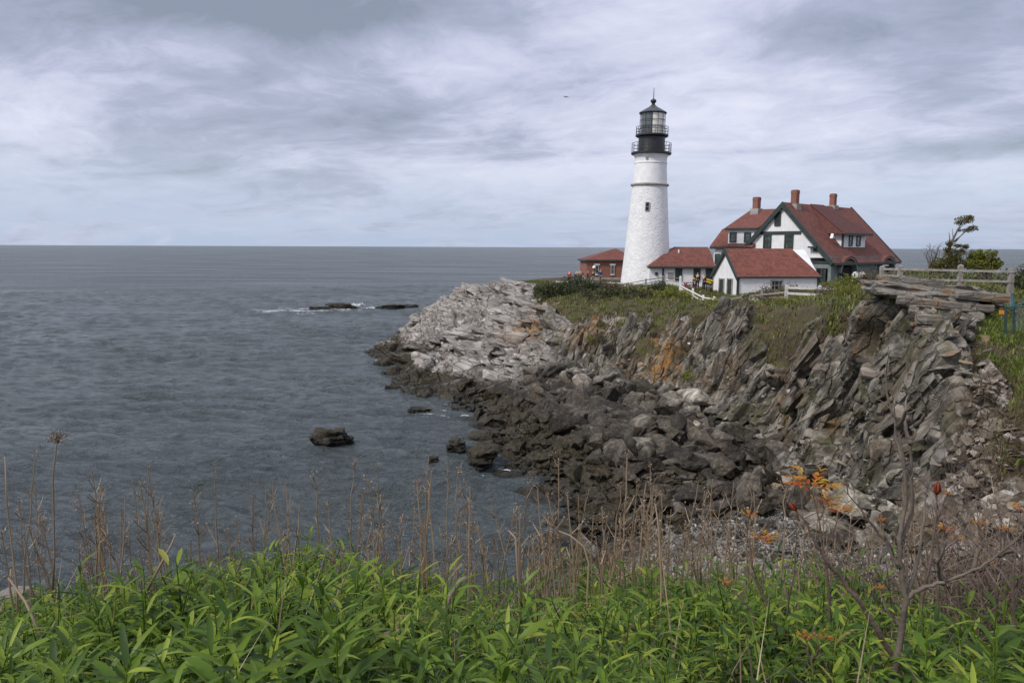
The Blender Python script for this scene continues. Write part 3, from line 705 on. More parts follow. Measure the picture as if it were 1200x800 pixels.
# ------------------------------------------------------------------ keeper's house
def keepers_house():
    F = Frame((35.9, 100.0), R(-49.5), 6.6)
    root = F.root('keepers_house', label='large white keepers house with red hipped roofs, dark green trim and brick chimneys', cat='house')
    za = F.aty(911, 237, 0).z; ze = F.loc(P(975.5, 308.5, Y=94.3)); xe = 7.5; ze = ze.z
    sl = (za - ze) / xe; xl = -5.65; zl = za - sl * -xl
    L = 20.0; za2 = za - .1; ov = .4
    # walls
    wx0, wx1 = -5.2, 6.7; zw0, zw1 = za - sl * 5.2 - .18, za - sl * 6.7 - .18
    m = MB(); m.prism([(wx0, ov, -1.5), (4.1, ov, -1.5), (4.1, ov, za - sl * 6.7 - .2), (wx1, ov, za - sl * 6.7 - .2), (0, ov, za - .18), (wx0, ov, zw0)], (0, L - 2 * ov, 0))
    m.build('wall', M_BOARD, root)
    # side wall under the eaves, opened by two porch arches
    def side(px, py): return F.atx(px, py, wx1 + .02)
    a0, a1 = side(979.5, 322).y, side(997.5, 322).y; b0, b1 = side(1027, 317).y, side(1041.5, 317).y
    ztop = zw1 + .1
    poly = [(ov + .02, -1.5)]
    for q0, q1 in ((a0, a1), (b0, b1)):
        rr = (q1 - q0) / 2; c = (q0 + q1) / 2; zs = ztop - rr * .95
        poly += [(q0, -1.5)] + [(c - rr * math.cos(t), zs + rr * .85 * math.sin(t)) for t in [math.pi * k / 14 for k in range(15)]] + [(q1, -1.5)]
    poly += [(L - ov - .02, -1.5), (L - ov - .02, ztop), (ov + .02, ztop)]
    MB().prism([(wx1 + .03, y, z) for y, z in poly], (.22, 0, 0)).build('porch_wall', M_GREYG, root)
    for q0, q1 in ((a0, a1), (b0, b1)):      # flat near-black panel behind each arch, porch shade put into its colour
        MB().box((wx1 - .02, (q0 + q1) / 2, .4), (.06, q1 - q0 + .4, 4.0)).build('porch_shade_panel', M_DARK, root)
    for q0, q1 in ((a0, a1), (b0, b1)):      # eyebrow hood above each arch
        m = MB(); rr = (q1 - q0) / 2 + .35; c = (q0 + q1) / 2; zs = ztop - (q1 - q0) / 2 * .95
        ts = [math.pi * k / 16 for k in range(17)]
        out = [(c - rr * math.cos(t), zs + rr * .80 * math.sin(t)) for t in ts]; inn = [(c - (rr - .35) * math.cos(t), zs + (rr - .35) * .85 * math.sin(t)) for t in ts]
        m.prism([(wx1 + .3, y, z) for y, z in out + inn[::-1]], (.5, 0, 0)); m.build('arch_hood', M_GREYG, root)
        m = MB(); o2 = [(y, z + .14) for y, z in out]
        m.prism([(wx1 - 1.2, y, z) for y, z in o2[2:-2] + out[2:-2][::-1]], (2.05, 0, 0)); m.build('hood_roof', M_SHING, root)
    # main roof
    m = MB()
    slab(m, [(0, 0, za), (xe, 0, ze), (xe, L, ze), (0, L, za2)], .2); slab(m, [(0, 0, za), (0, L, za2), (xl, L, zl), (xl, 0, zl)], .2)
    roof = m.build('roof', M_SHING, root)
    # bargeboards on the gable
    m = MB()
    for x, z in ((xe, ze), (xl, zl)):
        d = Vector((x, 0, z - za)).normalized(); dn = Vector((-d.z, 0, d.x)); dn = dn if dn.z < 0 else -dn
        m.prism([Vector((0, -.08, za + .05)), Vector((x, -.08, z + .05)), Vector((x, -.08, z + .05)) + dn * .55, Vector((0, -.08, za + .05)) + Vector((0, 0, -.8))], (0, .3, 0))
    m.bar((xe + .02, .1, ze - .12), (xe + .02, L, ze - .12), .14, .3); m.bar((-.3, L + .05, za), (xe, L + .05, ze - .05), .1, .4)
    m.build('bargeboard', M_GREEN, root)
    # belt bands across the gable
    g = lambda px, py: F.aty(px, py, ov)
    m = MB(); a = g(884.5, 273.3); b = g(939, 273.3); m.bar((a.x, ov - .05, a.z), (b.x, ov - .05, a.z), .1, .42); m.build('belt_trim', M_GREEN, root); m = MB()
    a = g(951, 307.3); b = g(974.5, 307.3); m.bar((a.x, ov - .06, a.z), (b.x, ov - .06, a.z), .14, .35); m.build('belt_trim', M_GREEN, root)
    for x0, x1, y0, y1, bb in ((907.6, 915.8, 248.2, 264.8, (1, 0)), (894.3, 904.6, 274.8, 291.5, (1, 1)), (919, 930.4, 274.8, 291.5, (1, 1)), (900, 911, 309, 324, (1, 1))):
        a, b = g(x0, y1), g(x1, y0); window(root, a, b, (0, -1, 0), fw=.2, bars=bb)
    # porch corner below the band: post, door, sheltering ledge
    a, b = g(961.5, 330), g(968.5, 314); dr = window(root, a, b, (0, -1, 0), name='door', fw=.25, bars=(0, 1))
    m = MB()
    for pxx in (956.5, 973.2):
        c = g(pxx, 320); m.bar((c.x, ov - .12, -1.2), (c.x, ov - .12, g(960, 311.5).z), .4 if pxx > 970 else .22)
    a, b = g(954, 311.8), g(974, 311.8); m.bar((a.x, ov - .1, a.z), (b.x, ov - .1, a.z), .2, .5); m.build('porch_post', M_GREYG, root)
    m = MB(); a, b = g(949.5, 289.6), g(959.5, 289.6); m.box(((a.x + b.x) / 2, ov - .3, a.z), (b.x - a.x, .8, .22)); m.box(((a.x + b.x) / 2 + .3, ov - .1, a.z - .3), (.7, .3, .5)); m.build('wall_bracket', M_GREEN, root)
    # dormer on the right slope with a roof running up to the ridge
    rn = Vector((sl, 0, 1)).normalized(); rp = Vector((0, 0, za))
    c0 = F.cut(986.6, 289.6, rp, rn); c1 = F.cut(1013.4, 289.8, rp, rn); x = (c0.x + c1.x) / 2
    y0, y1 = c0.y, c1.y; zt = F.atx(1000, 274.2, x).z; xb = (za - zt) / sl
    m = MB(); m.prism([(x, y0, za - sl * x - .4), (x, y0, zt), (xb - .2, y0, zt), (xb - .2, y0, za - sl * xb - .4)], (0, y1 - y0, 0))
    dorm = m.build('dormer', M_BOARD, root)
    yr = (y0 + y1) / 2
    m = MB(); slab(m, [(x + .7, y0 - .9, zt + .02), (x + .7, y1 + .7, zt + .02), (.05, yr + 1.9, za + .05), (.05, yr - 1.9, za + .05)], .2)
    m.prism([(x + .65, y0 - .85, zt - .02), (.1, yr - 1.85, za - .1), (xb, y0 - .9, za - sl * xb)], (0, .1, 0)); m.prism([(x + .65, y1 + .6, zt - .02), (.1, yr + 1.85, za - .1), (xb, y1 + .6, za - sl * xb)], (0, -.1, 0))
    m.build('dormer_roof', shingles('red_shingle_shaded', (.055, .018, .016), (.115, .036, .030)), root)  # darker copy of the roof shingle, shadow on this slope painted in
    m = MB(); m.bar((x + .72, y0 - .9, zt - .08), (x + .72, y1 + .7, zt - .08), .1, .32); m.bar((x + .05, y0 + .02, za - sl * x), (x + .05, y0 + .02, zt - .05), .22); m.build('dormer_trim', M_GREEN, dorm)
    wa = y1 - y0
    for f0, f1 in ((.27, .42), (.60, .77)):
        window(dorm, (x, y0 + wa * f0, za - sl * x + .15), (x, y0 + wa * f1, zt - .25), (1, 0, 0), fw=.13, bars=(1, 0))
    for yy in (y0 - 2.0, y1 + .5):            # small white gablets beside the dormer eaves
        zc = za - sl * (x - .6); m = MB(); m.prism([(x - .25, yy - .26, zt - .62), (x - .25, yy + .26, zt - .62), (x - .25, yy, zt - .02)], (-.35, 0, 0)); m.build('roof_vent', M_TRIMW, root)
    # chimneys
    def chim(px0, px1, y0_, y1_, cut, label=None):
        a = cut(px0, y1_); b = cut(px1, y0_); cx, cy = (a.x + b.x) / 2, (a.y + b.y) / 2
        wd = abs((px1 - px0) / FPX * 106) * .78; h = b.z - a.z
        m = MB(); m.box((cx, cy, (a.z - 2.2 + b.z) / 2), (wd, wd, h + 2.2)); m.box((cx, cy, b.z - .3), (wd + .06, wd + .06, .3)); ch = m.build('chimney', M_BRICK, roof)
        MB().box((cx, cy, a.z - .35), (wd + .45, wd + .45, .9)).build('flashing', M_GREYW, ch)
        MB().box((cx, cy, b.z + .015), (wd * .6, wd * .6, .04)).build('flue', M_DARK, ch)
    chim(927.6, 936, 223.2, 239.8, lambda a, b: F.atx(a, b, 0.3)); chim(972.4, 980.2, 227.6, 241.4, lambda a, b: F.atx(a, b, -.2))
    # left wing: gambrel roof along the gable direction, wall dormer in its front slope
    wl = -10.5; e = F.aty(832.3, 289.3, -.3); k = F.aty(848, 268, 3.1); rdg = F.aty(880, 245.8, 7.0)
    wl = e.x; zE, zK, zR = e.z, k.z, rdg.z; yE, yK, yR = -.3, 3.1, 7.0; kx = k.x; rx = rdg.x
    m = MB()
    for sgn in (1, -1):
        fy = lambda y: y if sgn > 0 else 14.0 - y
        slab(m, [(wl, fy(yE), zE), (-4.0, fy(yE), zE), (-3.4, fy(yK), zK), (kx, fy(yK), zK)], .18); slab(m, [(kx, fy(yK), zK), (-3.4, fy(yK), zK), (-.4, fy(yR), zR), (rx, fy(yR), zR)], .18)
    slab(m, [(wl, yE, zE), (kx, yK, zK), (kx, 14 - yK, zK), (wl, 14 - yE, zE)], .18); slab(m, [(kx, yK, zK), (rx, yR, zR), (kx, 14 - yK, zK)], .18)
    wr = m.build('wing_roof', M_SHING, root)
    m = MB(); m.box(((wl + .5 - 4.6) / 2, 7, (zE - 1.6) / 2), (-4.6 - wl - .5, 13.6, zE + 1.4)); m.build('wing_wall', M_BOARD, root)
    m = MB(); m.bar((wl - .02, yE - .05, zE - .12), (-4.9, yE - .05, zE - .12), .12, .34); m.bar((wl - .05, yE, zE - .1), (wl - .05, 14.3, zE - .1), .1, .3); m.build('wing_trim', M_GREEN, root)
    pn = Vector((0, -(zK - zE), yK - yE)).normalized()
    c0 = F.cut(853, 285.2, (0, yE, zE), pn); c1 = F.cut(886, 285.2, (0, yE, zE), pn); yd = c0.y; zt = F.aty(868, 268.5, yd).z
    m = MB(); m.prism([(c0.x, yd, c0.z - .3), (c0.x, yd, zt), (c0.x, yK + .6, zt), (c0.x, yK + .6, c0.z - .3)], (c1.x - c0.x, 0, 0)); wd_ = m.build('wing_dormer', M_BOARD, root)
    m = MB(); slab(m, [(c0.x - .35, yd - .35, zt + .1), (c1.x + .3, yd - .35, zt + .1), (c1.x + .3, yR - 1.2, zR - .75), (c0.x + 1.4, yR - 1.2, zR - .75)], .2); m.build('wing_dormer_roof', M_SHING, root)
    m = MB(); m.bar((c0.x - .35, yd - .38, zt), (c1.x, yd - .38, zt), .1, .26); m.build('dormer_trim', M_GREEN, wd_)
    d = lambda px, py: F.aty(px, py, yd)
    for x0, x1 in ((855, 863.6), (872, 880.5)): window(wd_, d(x0, 284), d(x1, 272), (0, -1, 0), fw=.17, bars=(1, 0))
    a, b = F.aty(836.5, 311, .2), F.aty(846, 296, .2); window(root, a, b, (0, -1, 0), fw=.16, bars=(0, 0), frame=M_TRIMW)
    chim(882.4, 891.2, 231, 245.5, lambda a, b: F.aty(a, b, 6.6))
    return root
keepers_house()

# ------------------------------------------------------------------ low shed in front of the house
def shed():
    n = P(865.3, 323.4, Y=80); F = Frame((n.x, n.y), R(8), 6.3)
    root = F.root('shed', label='small white shed with plain red gable roof standing in front of the big house', cat='shed')
    W_, L = 6.5, 9.6; ze = F.loc(n).z; zr = F.aty(850, 291, W_ / 2).z; ov = .25
    m = MB(); m.prism([(0, 0, -1.5), (0, W_, -1.5), (0, W_, ze), (0, W_ / 2, zr - .12), (0, 0, ze)], (L - .3, 0, 0)); m.build('wall', M_WHITE, root)
    m = MB(); s = (zr - ze) / (W_ / 2)
    slab(m, [(-ov, -ov, ze - ov * s + .12), (L, -ov, ze - ov * s + .12), (L - 1.9, W_/2, zr), (-ov, W_/2, zr)], .16); slab(m, [(-ov, W_+ov, ze - ov * s + .12), (-ov, W_/2, zr), (L - 1.9, W_/2, zr), (L, W_+ov, ze - ov * s + .12)], .16)
    slab(m, [(L, -ov, ze - ov * s + .12), (L, W_ + ov, ze - ov * s + .12), (L - 1.9, W_/2, zr)], .16)
    m.build('roof', M_SHING2, root)
    m = MB()
    for y in (-ov, W_ + ov):
        m.prism([(-ov - .06, W_/2, zr + .06), (-ov - .06, y, ze - ov * s + .14), (-ov - .06, y, ze - ov * s - .3), (-ov - .06, W_/2, zr - .5)], (.14, 0, 0))
    m.build('bargeboard', M_GREEN, root)
    m = MB(); m.bar((-.03, -.03, -1.5), (-.03, -.03, ze - .05), .2); m.bar((L - .4, -.03, -1.5), (L - .4, -.03, ze - .05), .14); m.bar((0, -ov - .02, ze - .12), (L, -ov - .02, ze - .12), .06, .12); m.build('corner_trim', M_GREEN, root)
    for x0, x1 in ((843.4, 848.6), (852.8, 858.4)):
        a = F.atx(x1, 347, 0); b = F.atx(x0, 325.6, 0); window(root, a, b, (-1, 0, 0), name='door', frame=M_GREYW, pane=M_GREEN, fw=.14, bars=(0, 0))
    a = F.aty(902.5, 341, 0); b = F.aty(917.5, 328, 0); window(root, a, b, (0, -1, 0), frame=M_GREYW, fw=.14, bars=(1, 2))
    return root
shed()

# ------------------------------------------------------------------ low wing between tower and house
def link_building():
    a = P(761.3, 313, Y=93); F = Frame((a.x, a.y), 0.0, 6.9)
    root = F.root('workroom', label='long low white workroom with red roof joining the lighthouse to the house', cat='building')
    q = lambda px, py, dy: F.aty(px, py, dy)
    ze = q(790, 312.4, -.35).z; L = q(836.5, 312, 0).x; D = 7.0
    MB().box((L / 2, D / 2, (ze - 1.6) / 2), (L, D, ze + 1.5)).build('wall', M_WHITE, root)
    e0 = Vector((q(759.8, 312.6, -.35).x, -.35, ze)); l1, l2 = q(777.7, 297.2, 1.7), q(783, 297, 1.7); r0 = q(790, 289.2, 3.5); r1 = Vector((L + .1, 3.5, r0.z)); e1 = Vector((L + .1, -.35, ze))
    zl = l1.z; l1 = Vector((l1.x, 1.7, zl)); l2 = Vector((l2.x, 1.7, zl)); back = lambda v: Vector((v.x, D - v.y, v.z))
    m = MB()
    slab(m, [e0, e1, Vector((L + .1, 1.7, zl)), l1], .15); slab(m, [l2, Vector((L + .1, 1.7, zl)), r1, r0], .15)
    slab(m, [back(e0), back(e1), back(Vector((L + .1, 1.7, zl))), back(l1)], .15); slab(m, [back(l2), back(Vector((L + .1, 1.7, zl))), back(r1), back(r0)], .15)
    slab(m, [e0, l1, back(l1), back(e0)], .15); slab(m, [l2, r0, back(l2)], .15); slab(m, [l1, l2, back(l2), back(l1)], .15)
    roof = m.build('roof', M_SHING, root)
    v = q(795.4, 297, 2.0); MB().tube([(v.x, 2.0, v.z - .5), (v.x, 2.0, v.z + .5)], .1, 10).build('vent_pipe', M_TRIMW, roof)
    m = MB(); m.bar((e0.x, -.38, ze - .1), (L, -.38, ze - .1), .1, .22); c = q(777, 318, 0); m.bar((c.x, -.04, -1), (c.x, -.04, ze - .2), .22); m.build('trim', M_GREEN, root)
    for x0, x1 in ((790.8, 799.4), (812.3, 820.8)):
        window(root, q(x0, 328.5, 0), q(x1, 313.6, 0), (0, -1, 0), fw=.24, bars=(1, 1))
    window(root, q(826.3, 333, 0), q(835.5, 313.4, 0), (0, -1, 0), name='door', pane=M_GREEN, fw=.2, bars=(1, 0))
    window(root, q(767.6, 322.4, 0), q(770.9, 318.9, 0), (0, -1, 0), fw=.06, bars=(0, 0))
    a, b = q(782.3, 326, 0), q(789.3, 319.2, 0); nb = window(root, a, b, (0, -1, 0), name='notice_board', frame=M_GREYW, pane=M_GREYW, fw=.07, bars=(2, 1), depth=.06)
    return root
link_building()

# ------------------------------------------------------------------ brick oil house beyond the tower
def brick_house():
    a = P(687.5, 305, Y=105); F = Frame((a.x, a.y), R(3), 6.5)
    root = F.root('brick_house', label='small red brick house with hipped red roof behind the lighthouse', cat='house')
    q = lambda px, py, dy=0: F.aty(px, py, dy); L = 7.2; D = 6.4; ze = q(700, 304.4, -.3).z; zr = q(720, 291.3, D / 2).z; xr = q(720, 291.3, D / 2).x
    MB().box((L / 2, D / 2, (ze + q(700, 325).z) / 2), (L, D, ze - q(700, 325).z)).build('wall', M_BRICK, root)
    MB().box((L / 2, D / 2, (q(700, 325).z - 1.5) / 2), (L + .16, D + .16, q(700, 325).z + 1.48)).build('foundation', M_GREYW, root)
    m = MB(); o = .3; A, B, C_, D_ = (-o, -o, ze), (L + o, -o, ze), (L + o, D + o, ze), (-o, D + o, ze); r0, r1 = (xr, D / 2, zr), (L - 2.2, D / 2, zr)
    r1 = (max(xr + .3, L - xr), D / 2, zr)
    slab(m, [A, B, r1, r0], .14); slab(m, [C_, D_, r0, r1], .14); slab(m, [D_, A, r0], .14); slab(m, [B, C_, r1], .14); m.build('roof', M_SHING, root)
    m = MB(); m.box((L / 2, -o, ze - .1), (L + 2 * o, .1, .2)); m.box((-o, D / 2, ze - .1), (.1, D + 2 * o, .2)); m.build('eaves_trim', M_GREEN, root)
    for x0, x1, pn in ((697.4, 701.8, M_GLASS), (715.4, 720.2, M_GLASS)):
        wn = window(root, q(x0, 321), q(x1, 310.4), (0, -1, 0), fw=.12, bars=(1, 0), frame=M_GREYW, pane=pn)
        aa, bb = q(x0 - 1, 310), q(x1 + 1, 309); MB().box(((aa.x + bb.x) / 2, -.05, aa.z + .02), (bb.x - aa.x, .14, .2)).build('lintel', M_TRIMW, wn)
        aa = q(x0, 321.6); MB().box(((aa.x + bb.x) / 2 - .05, -.05, aa.z - .02), (bb.x - aa.x - .1, .16, .14)).build('sill', M_TRIMW, wn)
    a = q(696.2, 313, -.32); lm = MB().lathe([(0, .22), (.12, .2), (.24, .05), (.26, -.12), (.15, -.24), (0, -.26)], 14, (a.x, -.32, a.z)); lm.bar((a.x, -.3, a.z + .2), (a.x, .05, a.z + .25), .05); lm.build('wall_lamp', M_TRIMW, root, True)
    return root
brick_house()
# ------------------------------------------------------------------ loose rock
M_BOULD = rock_material('boulder_rock', False, .35, .8, True, .9); M_RUB = rock_material('rubble_rock', False, .35, .8, False, .9); M_RUBP = rock_material('pale_rubble', False, .1, .95)
def hull_rock(seed, dims=(1, .7, .5), n=16, sub=0, rough=.0):
    r = random.Random(seed); bm = bmesh.new()
    for k in range(n):
        v = Vector((r.uniform(-1, 1), r.uniform(-1, 1), r.uniform(-1, 1)))
        m = max(abs(v.x), abs(v.y), abs(v.z)); v = v / m * r.uniform(.72, 1.0)     # near the faces of a box: angular
        bm.verts.new((v.x * dims[0] / 2, v.y * dims[1] / 2, v.z * dims[2] / 2))
    res = bmesh.ops.convex_hull(bm, input=bm.verts)
    bmesh.ops.delete(bm, geom=[g for g in res['geom_interior'] if isinstance(g, bmesh.types.BMVert)], context='VERTS')
    bmesh.ops.dissolve_limit(bm, angle_limit=R(14), verts=bm.verts, edges=bm.edges)
    bmesh.ops.triangulate(bm, faces=bm.faces)
    if sub:
        bmesh.ops.bevel(bm, geom=[e for e in bm.edges if e.calc_face_angle(0) > R(20)], offset=.035 * min(dims), segments=1, affect='EDGES', clamp_overlap=True)
        bmesh.ops.triangulate(bm, faces=bm.faces)
        bmesh.ops.subdivide_edges(bm, edges=bm.edges, cuts=sub, use_grid_fill=True)
        co = np.array([v.co[:] for v in bm.verts])
        d = fbm(co * 3.1 + seed, 4, seed % 90) * rough + fbm(co * np.array([2, 2, 14]) + seed, 2, 3) * rough * .9
        bm.normal_update()
        for v, k in zip(bm.verts, d): v.co += v.normal * k
    bmesh.ops.recalc_face_normals(bm, faces=bm.faces)
    bmesh.ops.triangulate(bm, faces=bm.faces)
    v = np.array([q.co[:] for q in bm.verts]); bm.verts.index_update()
    f = np.array([[q.index for q in fc.verts] for fc in bm.faces]); bm.free()
    return v, f
def rotm(rx, ry, rz): return np.array(Matrix.Rotation(rz, 3, 'Z') @ Matrix.Rotation(ry, 3, 'Y') @ Matrix.Rotation(rx, 3, 'X'))
class Heap:
    """many pieces collected into one mesh"""
    def __init__(s): s.v = []; s.t = []; s.n = 0
    def add(s, v, f): s.v.append(v); s.t.append(f + s.n); s.n += len(v)
    def build(s, name, mat, smooth=False): return link(name, mesh_np(name, np.concatenate(s.v), tris=np.concatenate(s.t), smooth=smooth), mat)

rr = random.Random(3)
LOW = [hull_rock(k, (1, rr.uniform(.55, .9), rr.uniform(.35, .7)), rr.randint(12, 20)) for k in range(14)]
FLAT = [hull_rock(40 + k, (1, rr.uniform(.5, .85), rr.uniform(.14, .28)), 16) for k in range(10)]
PEB = [hull_rock(70 + k, (1, rr.uniform(.6, .9), rr.uniform(.4, .6)), 10) for k in range(6)]
HI = [link('boulder', mesh_np('boulder', *(lambda vf: (vf[0], None, vf[1]))(hull_rock(100 + k, (1, rr.uniform(.6, .95), rr.uniform(.42, .72)), rr.randint(12, 18), 2, .05))), M_BOULD) for k in range(14)]
for o in HI: COL.objects.unlink(o)

# sample points of the coast by section/row coordinates
def samples(mask, n, seed):
    q = np.nonzero(mask[co_q[:, 0]])[0]; g = np.random.default_rng(seed)
    a = co_p[co_q[q, 0]]; b = co_p[co_q[q, 1]]; d = co_p[co_q[q, 3]]
    ar = np.linalg.norm(np.cross(b - a, d - a), axis=1) + 1e-9
    k = g.choice(len(q), n, p=ar / ar.sum()); u = g.random((n, 1)); v = g.random((n, 1))
    nn = np.cross(b[k] - a[k], d[k] - a[k]); nn /= np.linalg.norm(nn, axis=1, keepdims=True) + 1e-9
    nn[nn[:, 2] < 0] *= -1
    return a[k] + (b[k] - a[k]) * u + (d[k] - a[k]) * v, nn, co_q[q[k], 0]

pts, nrm, vi = samples((co_r > 5.6) & (co_r < 7.35) & (co_c > 3.1) & (co_c < 11.3), 7600, 1)
cand = []
for p, vtx in zip(pts, vi):
    r_, c_ = co_r[vtx], co_c[vtx]; D = p[1]
    if c_ < 4.8 and r_ > 6.25 and rr.random() < .9: continue           # the shingle at the head of the cove stays open
    if c_ > 9.5 and r_ < 5.75: continue
    s = math.exp(rr.gauss(-.40, .58)) * (1.0 if 5.7 < r_ < 7.1 else .6)
    s *= .84 if c_ > 6 else .5
    s *= 1.0 if r_ > 5.7 else .7
    s = min(s, 2.0); cand.append((s, p, r_, c_))
cand.sort(key=lambda a: -a[0] / a[1][1])
rub = Heap(); pale_rub = Heap()
for i, (s, p, r_, c_) in enumerate(cand):
    flat = rr.random() < .3
    rx, ry, rz = rr.gauss(.0, .35), rr.gauss(0, .35), rr.uniform(0, 6.28)
    z = p[2] + s * rr.uniform(.08, .42)
    if i < 300:
        src = HI[i % len(HI)]; o = src.copy(); o.name = 'boulder'; COL.objects.link(o)
        o.location = (p[0], p[1], z); o.rotation_euler = (rx, ry, rz); o.scale = (s * 1.25, s * 1.15, s * rr.uniform(.8, 1.25))
        tag(o, 'dark angular boulder in the jumbled heap of boulders along the foot of the cliffs', 'boulder', 'boulders heaped along the shore of the cove')
    else:
        v, f = rr.choice(FLAT if flat else LOW)
        (pale_rub if c_ < 7.6 and r_ < 6.15 else rub).add(((v * s * 1.15) @ rotm(rx, ry, rz).T) + np.array([p[0], p[1], z]), f)
tag(rub.build('rubble', M_RUB), kind='stuff'); tag(pale_rub.build('loose_stone', M_RUBP), kind='stuff')

pts, nrm, vi = samples((co_r > 6.8) & (co_r < 7.75) & (co_c > 4.2) & (co_c < 12.5), 1500, 31); wet = Heap()
for p in pts:
    s = min(1.3, math.exp(rr.gauss(-.95, .5))); v, f = rr.choice(LOW); wet.add((v * s) @ rotm(rr.gauss(0, .35), rr.gauss(0, .35), rr.uniform(0, 6)).T + p + np.array([0, 0, s * rr.uniform(.05, .3)]), f)
tag(wet.build('shore_rubble', M_RUB), kind='stuff')

# shingle and pebbles at the head of the cove
def pebble_mat():
    t = NT('pebbles'); c = t.ramp(t.geo('Random Per Island'), [(0, (.035, .032, .028)), (.4, (.09, .083, .072)), (.7, (.17, .16, .142)), (.9, (.30, .285, .26)), (1, (.48, .46, .43))])
    return t.set(c, .75)
M_PEB = pebble_mat()
hp = Heap(); pts, nrm, vi = samples((co_r > 5.9) & (co_r < 7.05) & (co_c > 1.0) & (co_c < 5.0), 15000, 2)
for p in pts:
    s = rr.uniform(.06, .16) * (2.2 if rr.random() < .06 else 1); v, f = rr.choice(PEB)
    hp.add((v * s) @ rotm(rr.gauss(0, .4), rr.gauss(0, .4), rr.uniform(0, 6)).T + p + np.array([0, 0, s * .15]), f)
tag(hp.build('pebbles', M_PEB), kind='stuff')

# flaky scree on the eroded slope at the right and ledges of the cliff
def scree_mat():
    t = NT('scree_flakes'); pos = t.pos(); r_ = t.geo('Random Per Island')
    c = t.ramp(r_, [(0, (.05, .04, .03)), (.35, (.11, .09, .068)), (.65, (.19, .16, .13)), (.9, (.30, .26, .215)), (1, (.42, .37, .32))])
    c = t.mix(t.mrange(t.noise(pos, 3, 5, .65), .5, .7, 0, .5), c, (.15, .09, .05))
    return t.set(c, .85, t.bump(t.noise(t.mapping(pos, (1, 1, 4)), 9, 5), .6, .03))
M_SCREE = scree_mat()
hp = Heap(); pts, nrm, vi = samples((co_r > 3.7) & (co_r < 5.8) & (co_c > .2) & (co_c < 2.6), 4200, 4)
keep = fbm(pts * .7, 3, 12) > -.05
for p in pts[keep]:
    s = math.exp(rr.gauss(-1.95, .5)); v, f = rr.choice(FLAT + LOW[:3])
    hp.add((v * s) @ rotm(rr.gauss(-.5, .35), rr.gauss(.1, .35), rr.uniform(0, 6)).T + p + np.array([0, 0, s * .1]), f)
pts, nrm, vi = samples((co_r > 4.6) & (co_r < 5.7) & (co_c > 2.4) & (co_c < 9.5), 700, 5)
for p in pts:
    s = math.exp(rr.gauss(-1.6, .5)); v, f = rr.choice(FLAT + LOW)
    hp.add((v * s) @ rotm(rr.gauss(0, .4), rr.gauss(0, .4), rr.uniform(0, 6)).T + p + np.array([0, 0, s * .12]), f)
tag(hp.build('scree', M_SCREE), kind='stuff')

# bedrock blocks and plates standing proud of the cliffs (part of the terrain)
def frame3(t, up=(0, 0, 1)):
    t = np.array(t, float); t /= np.linalg.norm(t); a = np.cross(t, up); a /= np.linalg.norm(a); return np.stack([t, a, np.cross(a, t)], 0)
hp = Heap()
for mask, F, n, dims, sz, seed in (
    ((co_r > 3.0) & (co_r < 5.3) & (co_c > 3.0) & (co_c < 6.6) & (co_veg < .3), frame3((.28, -.62, .74)), 170, (2.8, .24, .5), (-.85, .35), 21),
    ((co_r > 3.9) & (co_r < 5.3) & (co_c >= 6.6) & (co_c < 10.5) & (co_veg < .25), frame3((.32, -.05, .95)), 230, (2.6, .36, .7), (-.6, .4), 22),
    ((co_r > 2.0) & (co_r < 6.2) & (co_c >= 10.5) & (co_c < 14.7) & (co_veg < .4), frame3((.85, -.45, -.2)), 520, (2.5, 1.5, .55), (-.25, .45), 23)):
    pts, nrm, vi = samples(mask, n, seed)
    for p, nn, vt in zip(pts, nrm, vi):
        if seed == 23 and 3.5 < co_r[vt] < 4.5 and 12.2 < co_c[vt] < 14.8: continue
        s = math.exp(rr.gauss(*sz)); v, f = rr.choice(LOW)
        v = v / np.ptp(v, axis=0) * np.array(dims) * s * np.array([rr.uniform(.7, 1.3), rr.uniform(.7, 1.3), rr.uniform(.7, 1.3)])
        w_ = (v @ rotm(rr.gauss(0, .16), rr.gauss(0, .12), rr.gauss(0, .14)).T) @ F
        hp.add(w_ + p - nn * s * (.17 if seed < 23 else .24), f)
blk = hp.build('bedrock_blocks', M_ROCK)
def lend(me):
    n = len(me.vertices); co = np.empty(n * 3, np.float32); me.vertices.foreach_get('co', co); co = co.reshape(-1, 3)
    # take rock tone from the nearest section of the coast
    from mathutils.kdtree import KDTree
    sub = np.arange(0, len(co_p), 7); kd = KDTree(len(sub))
    for k, i in enumerate(sub): kd.insert(co_p[i], k)
    kd.balance()
    # per-island tint: vertices arrive rock by rock
    near = np.array([sub[kd.find(c)[1]] for c in co[::1]])
    cc = co_c[near]; attr(me, 'pale', sstep(9.8, 12.2, cc)); attr(me, 'frm', (cc > 11).astype(float)); attr(me, 'veg', np.zeros(n)); attr(me, 'bould', np.zeros(n)); attr(me, 'scree', np.zeros(n))
    li = np.zeros(n)
    for (px, py, Y, rad) in ((762, 425, 48, 2.3), (700, 382, 56, 1.6), (622, 390, 63, 2.0), (648, 355, 68, 1.8)):
        o = np.array(P(px, py, Y=Y)); li = np.maximum(li, np.exp(-((co - o) ** 2).sum(1) / rad ** 2))
    attr(me, 'lichen', li); attr(me, 'cell', _h(np.floor(co[:, 0] * .8).astype(int), np.floor(co[:, 1] * .8).astype(int), np.zeros(n, int), 4))
lend(blk.data); tag(blk, kind='structure')

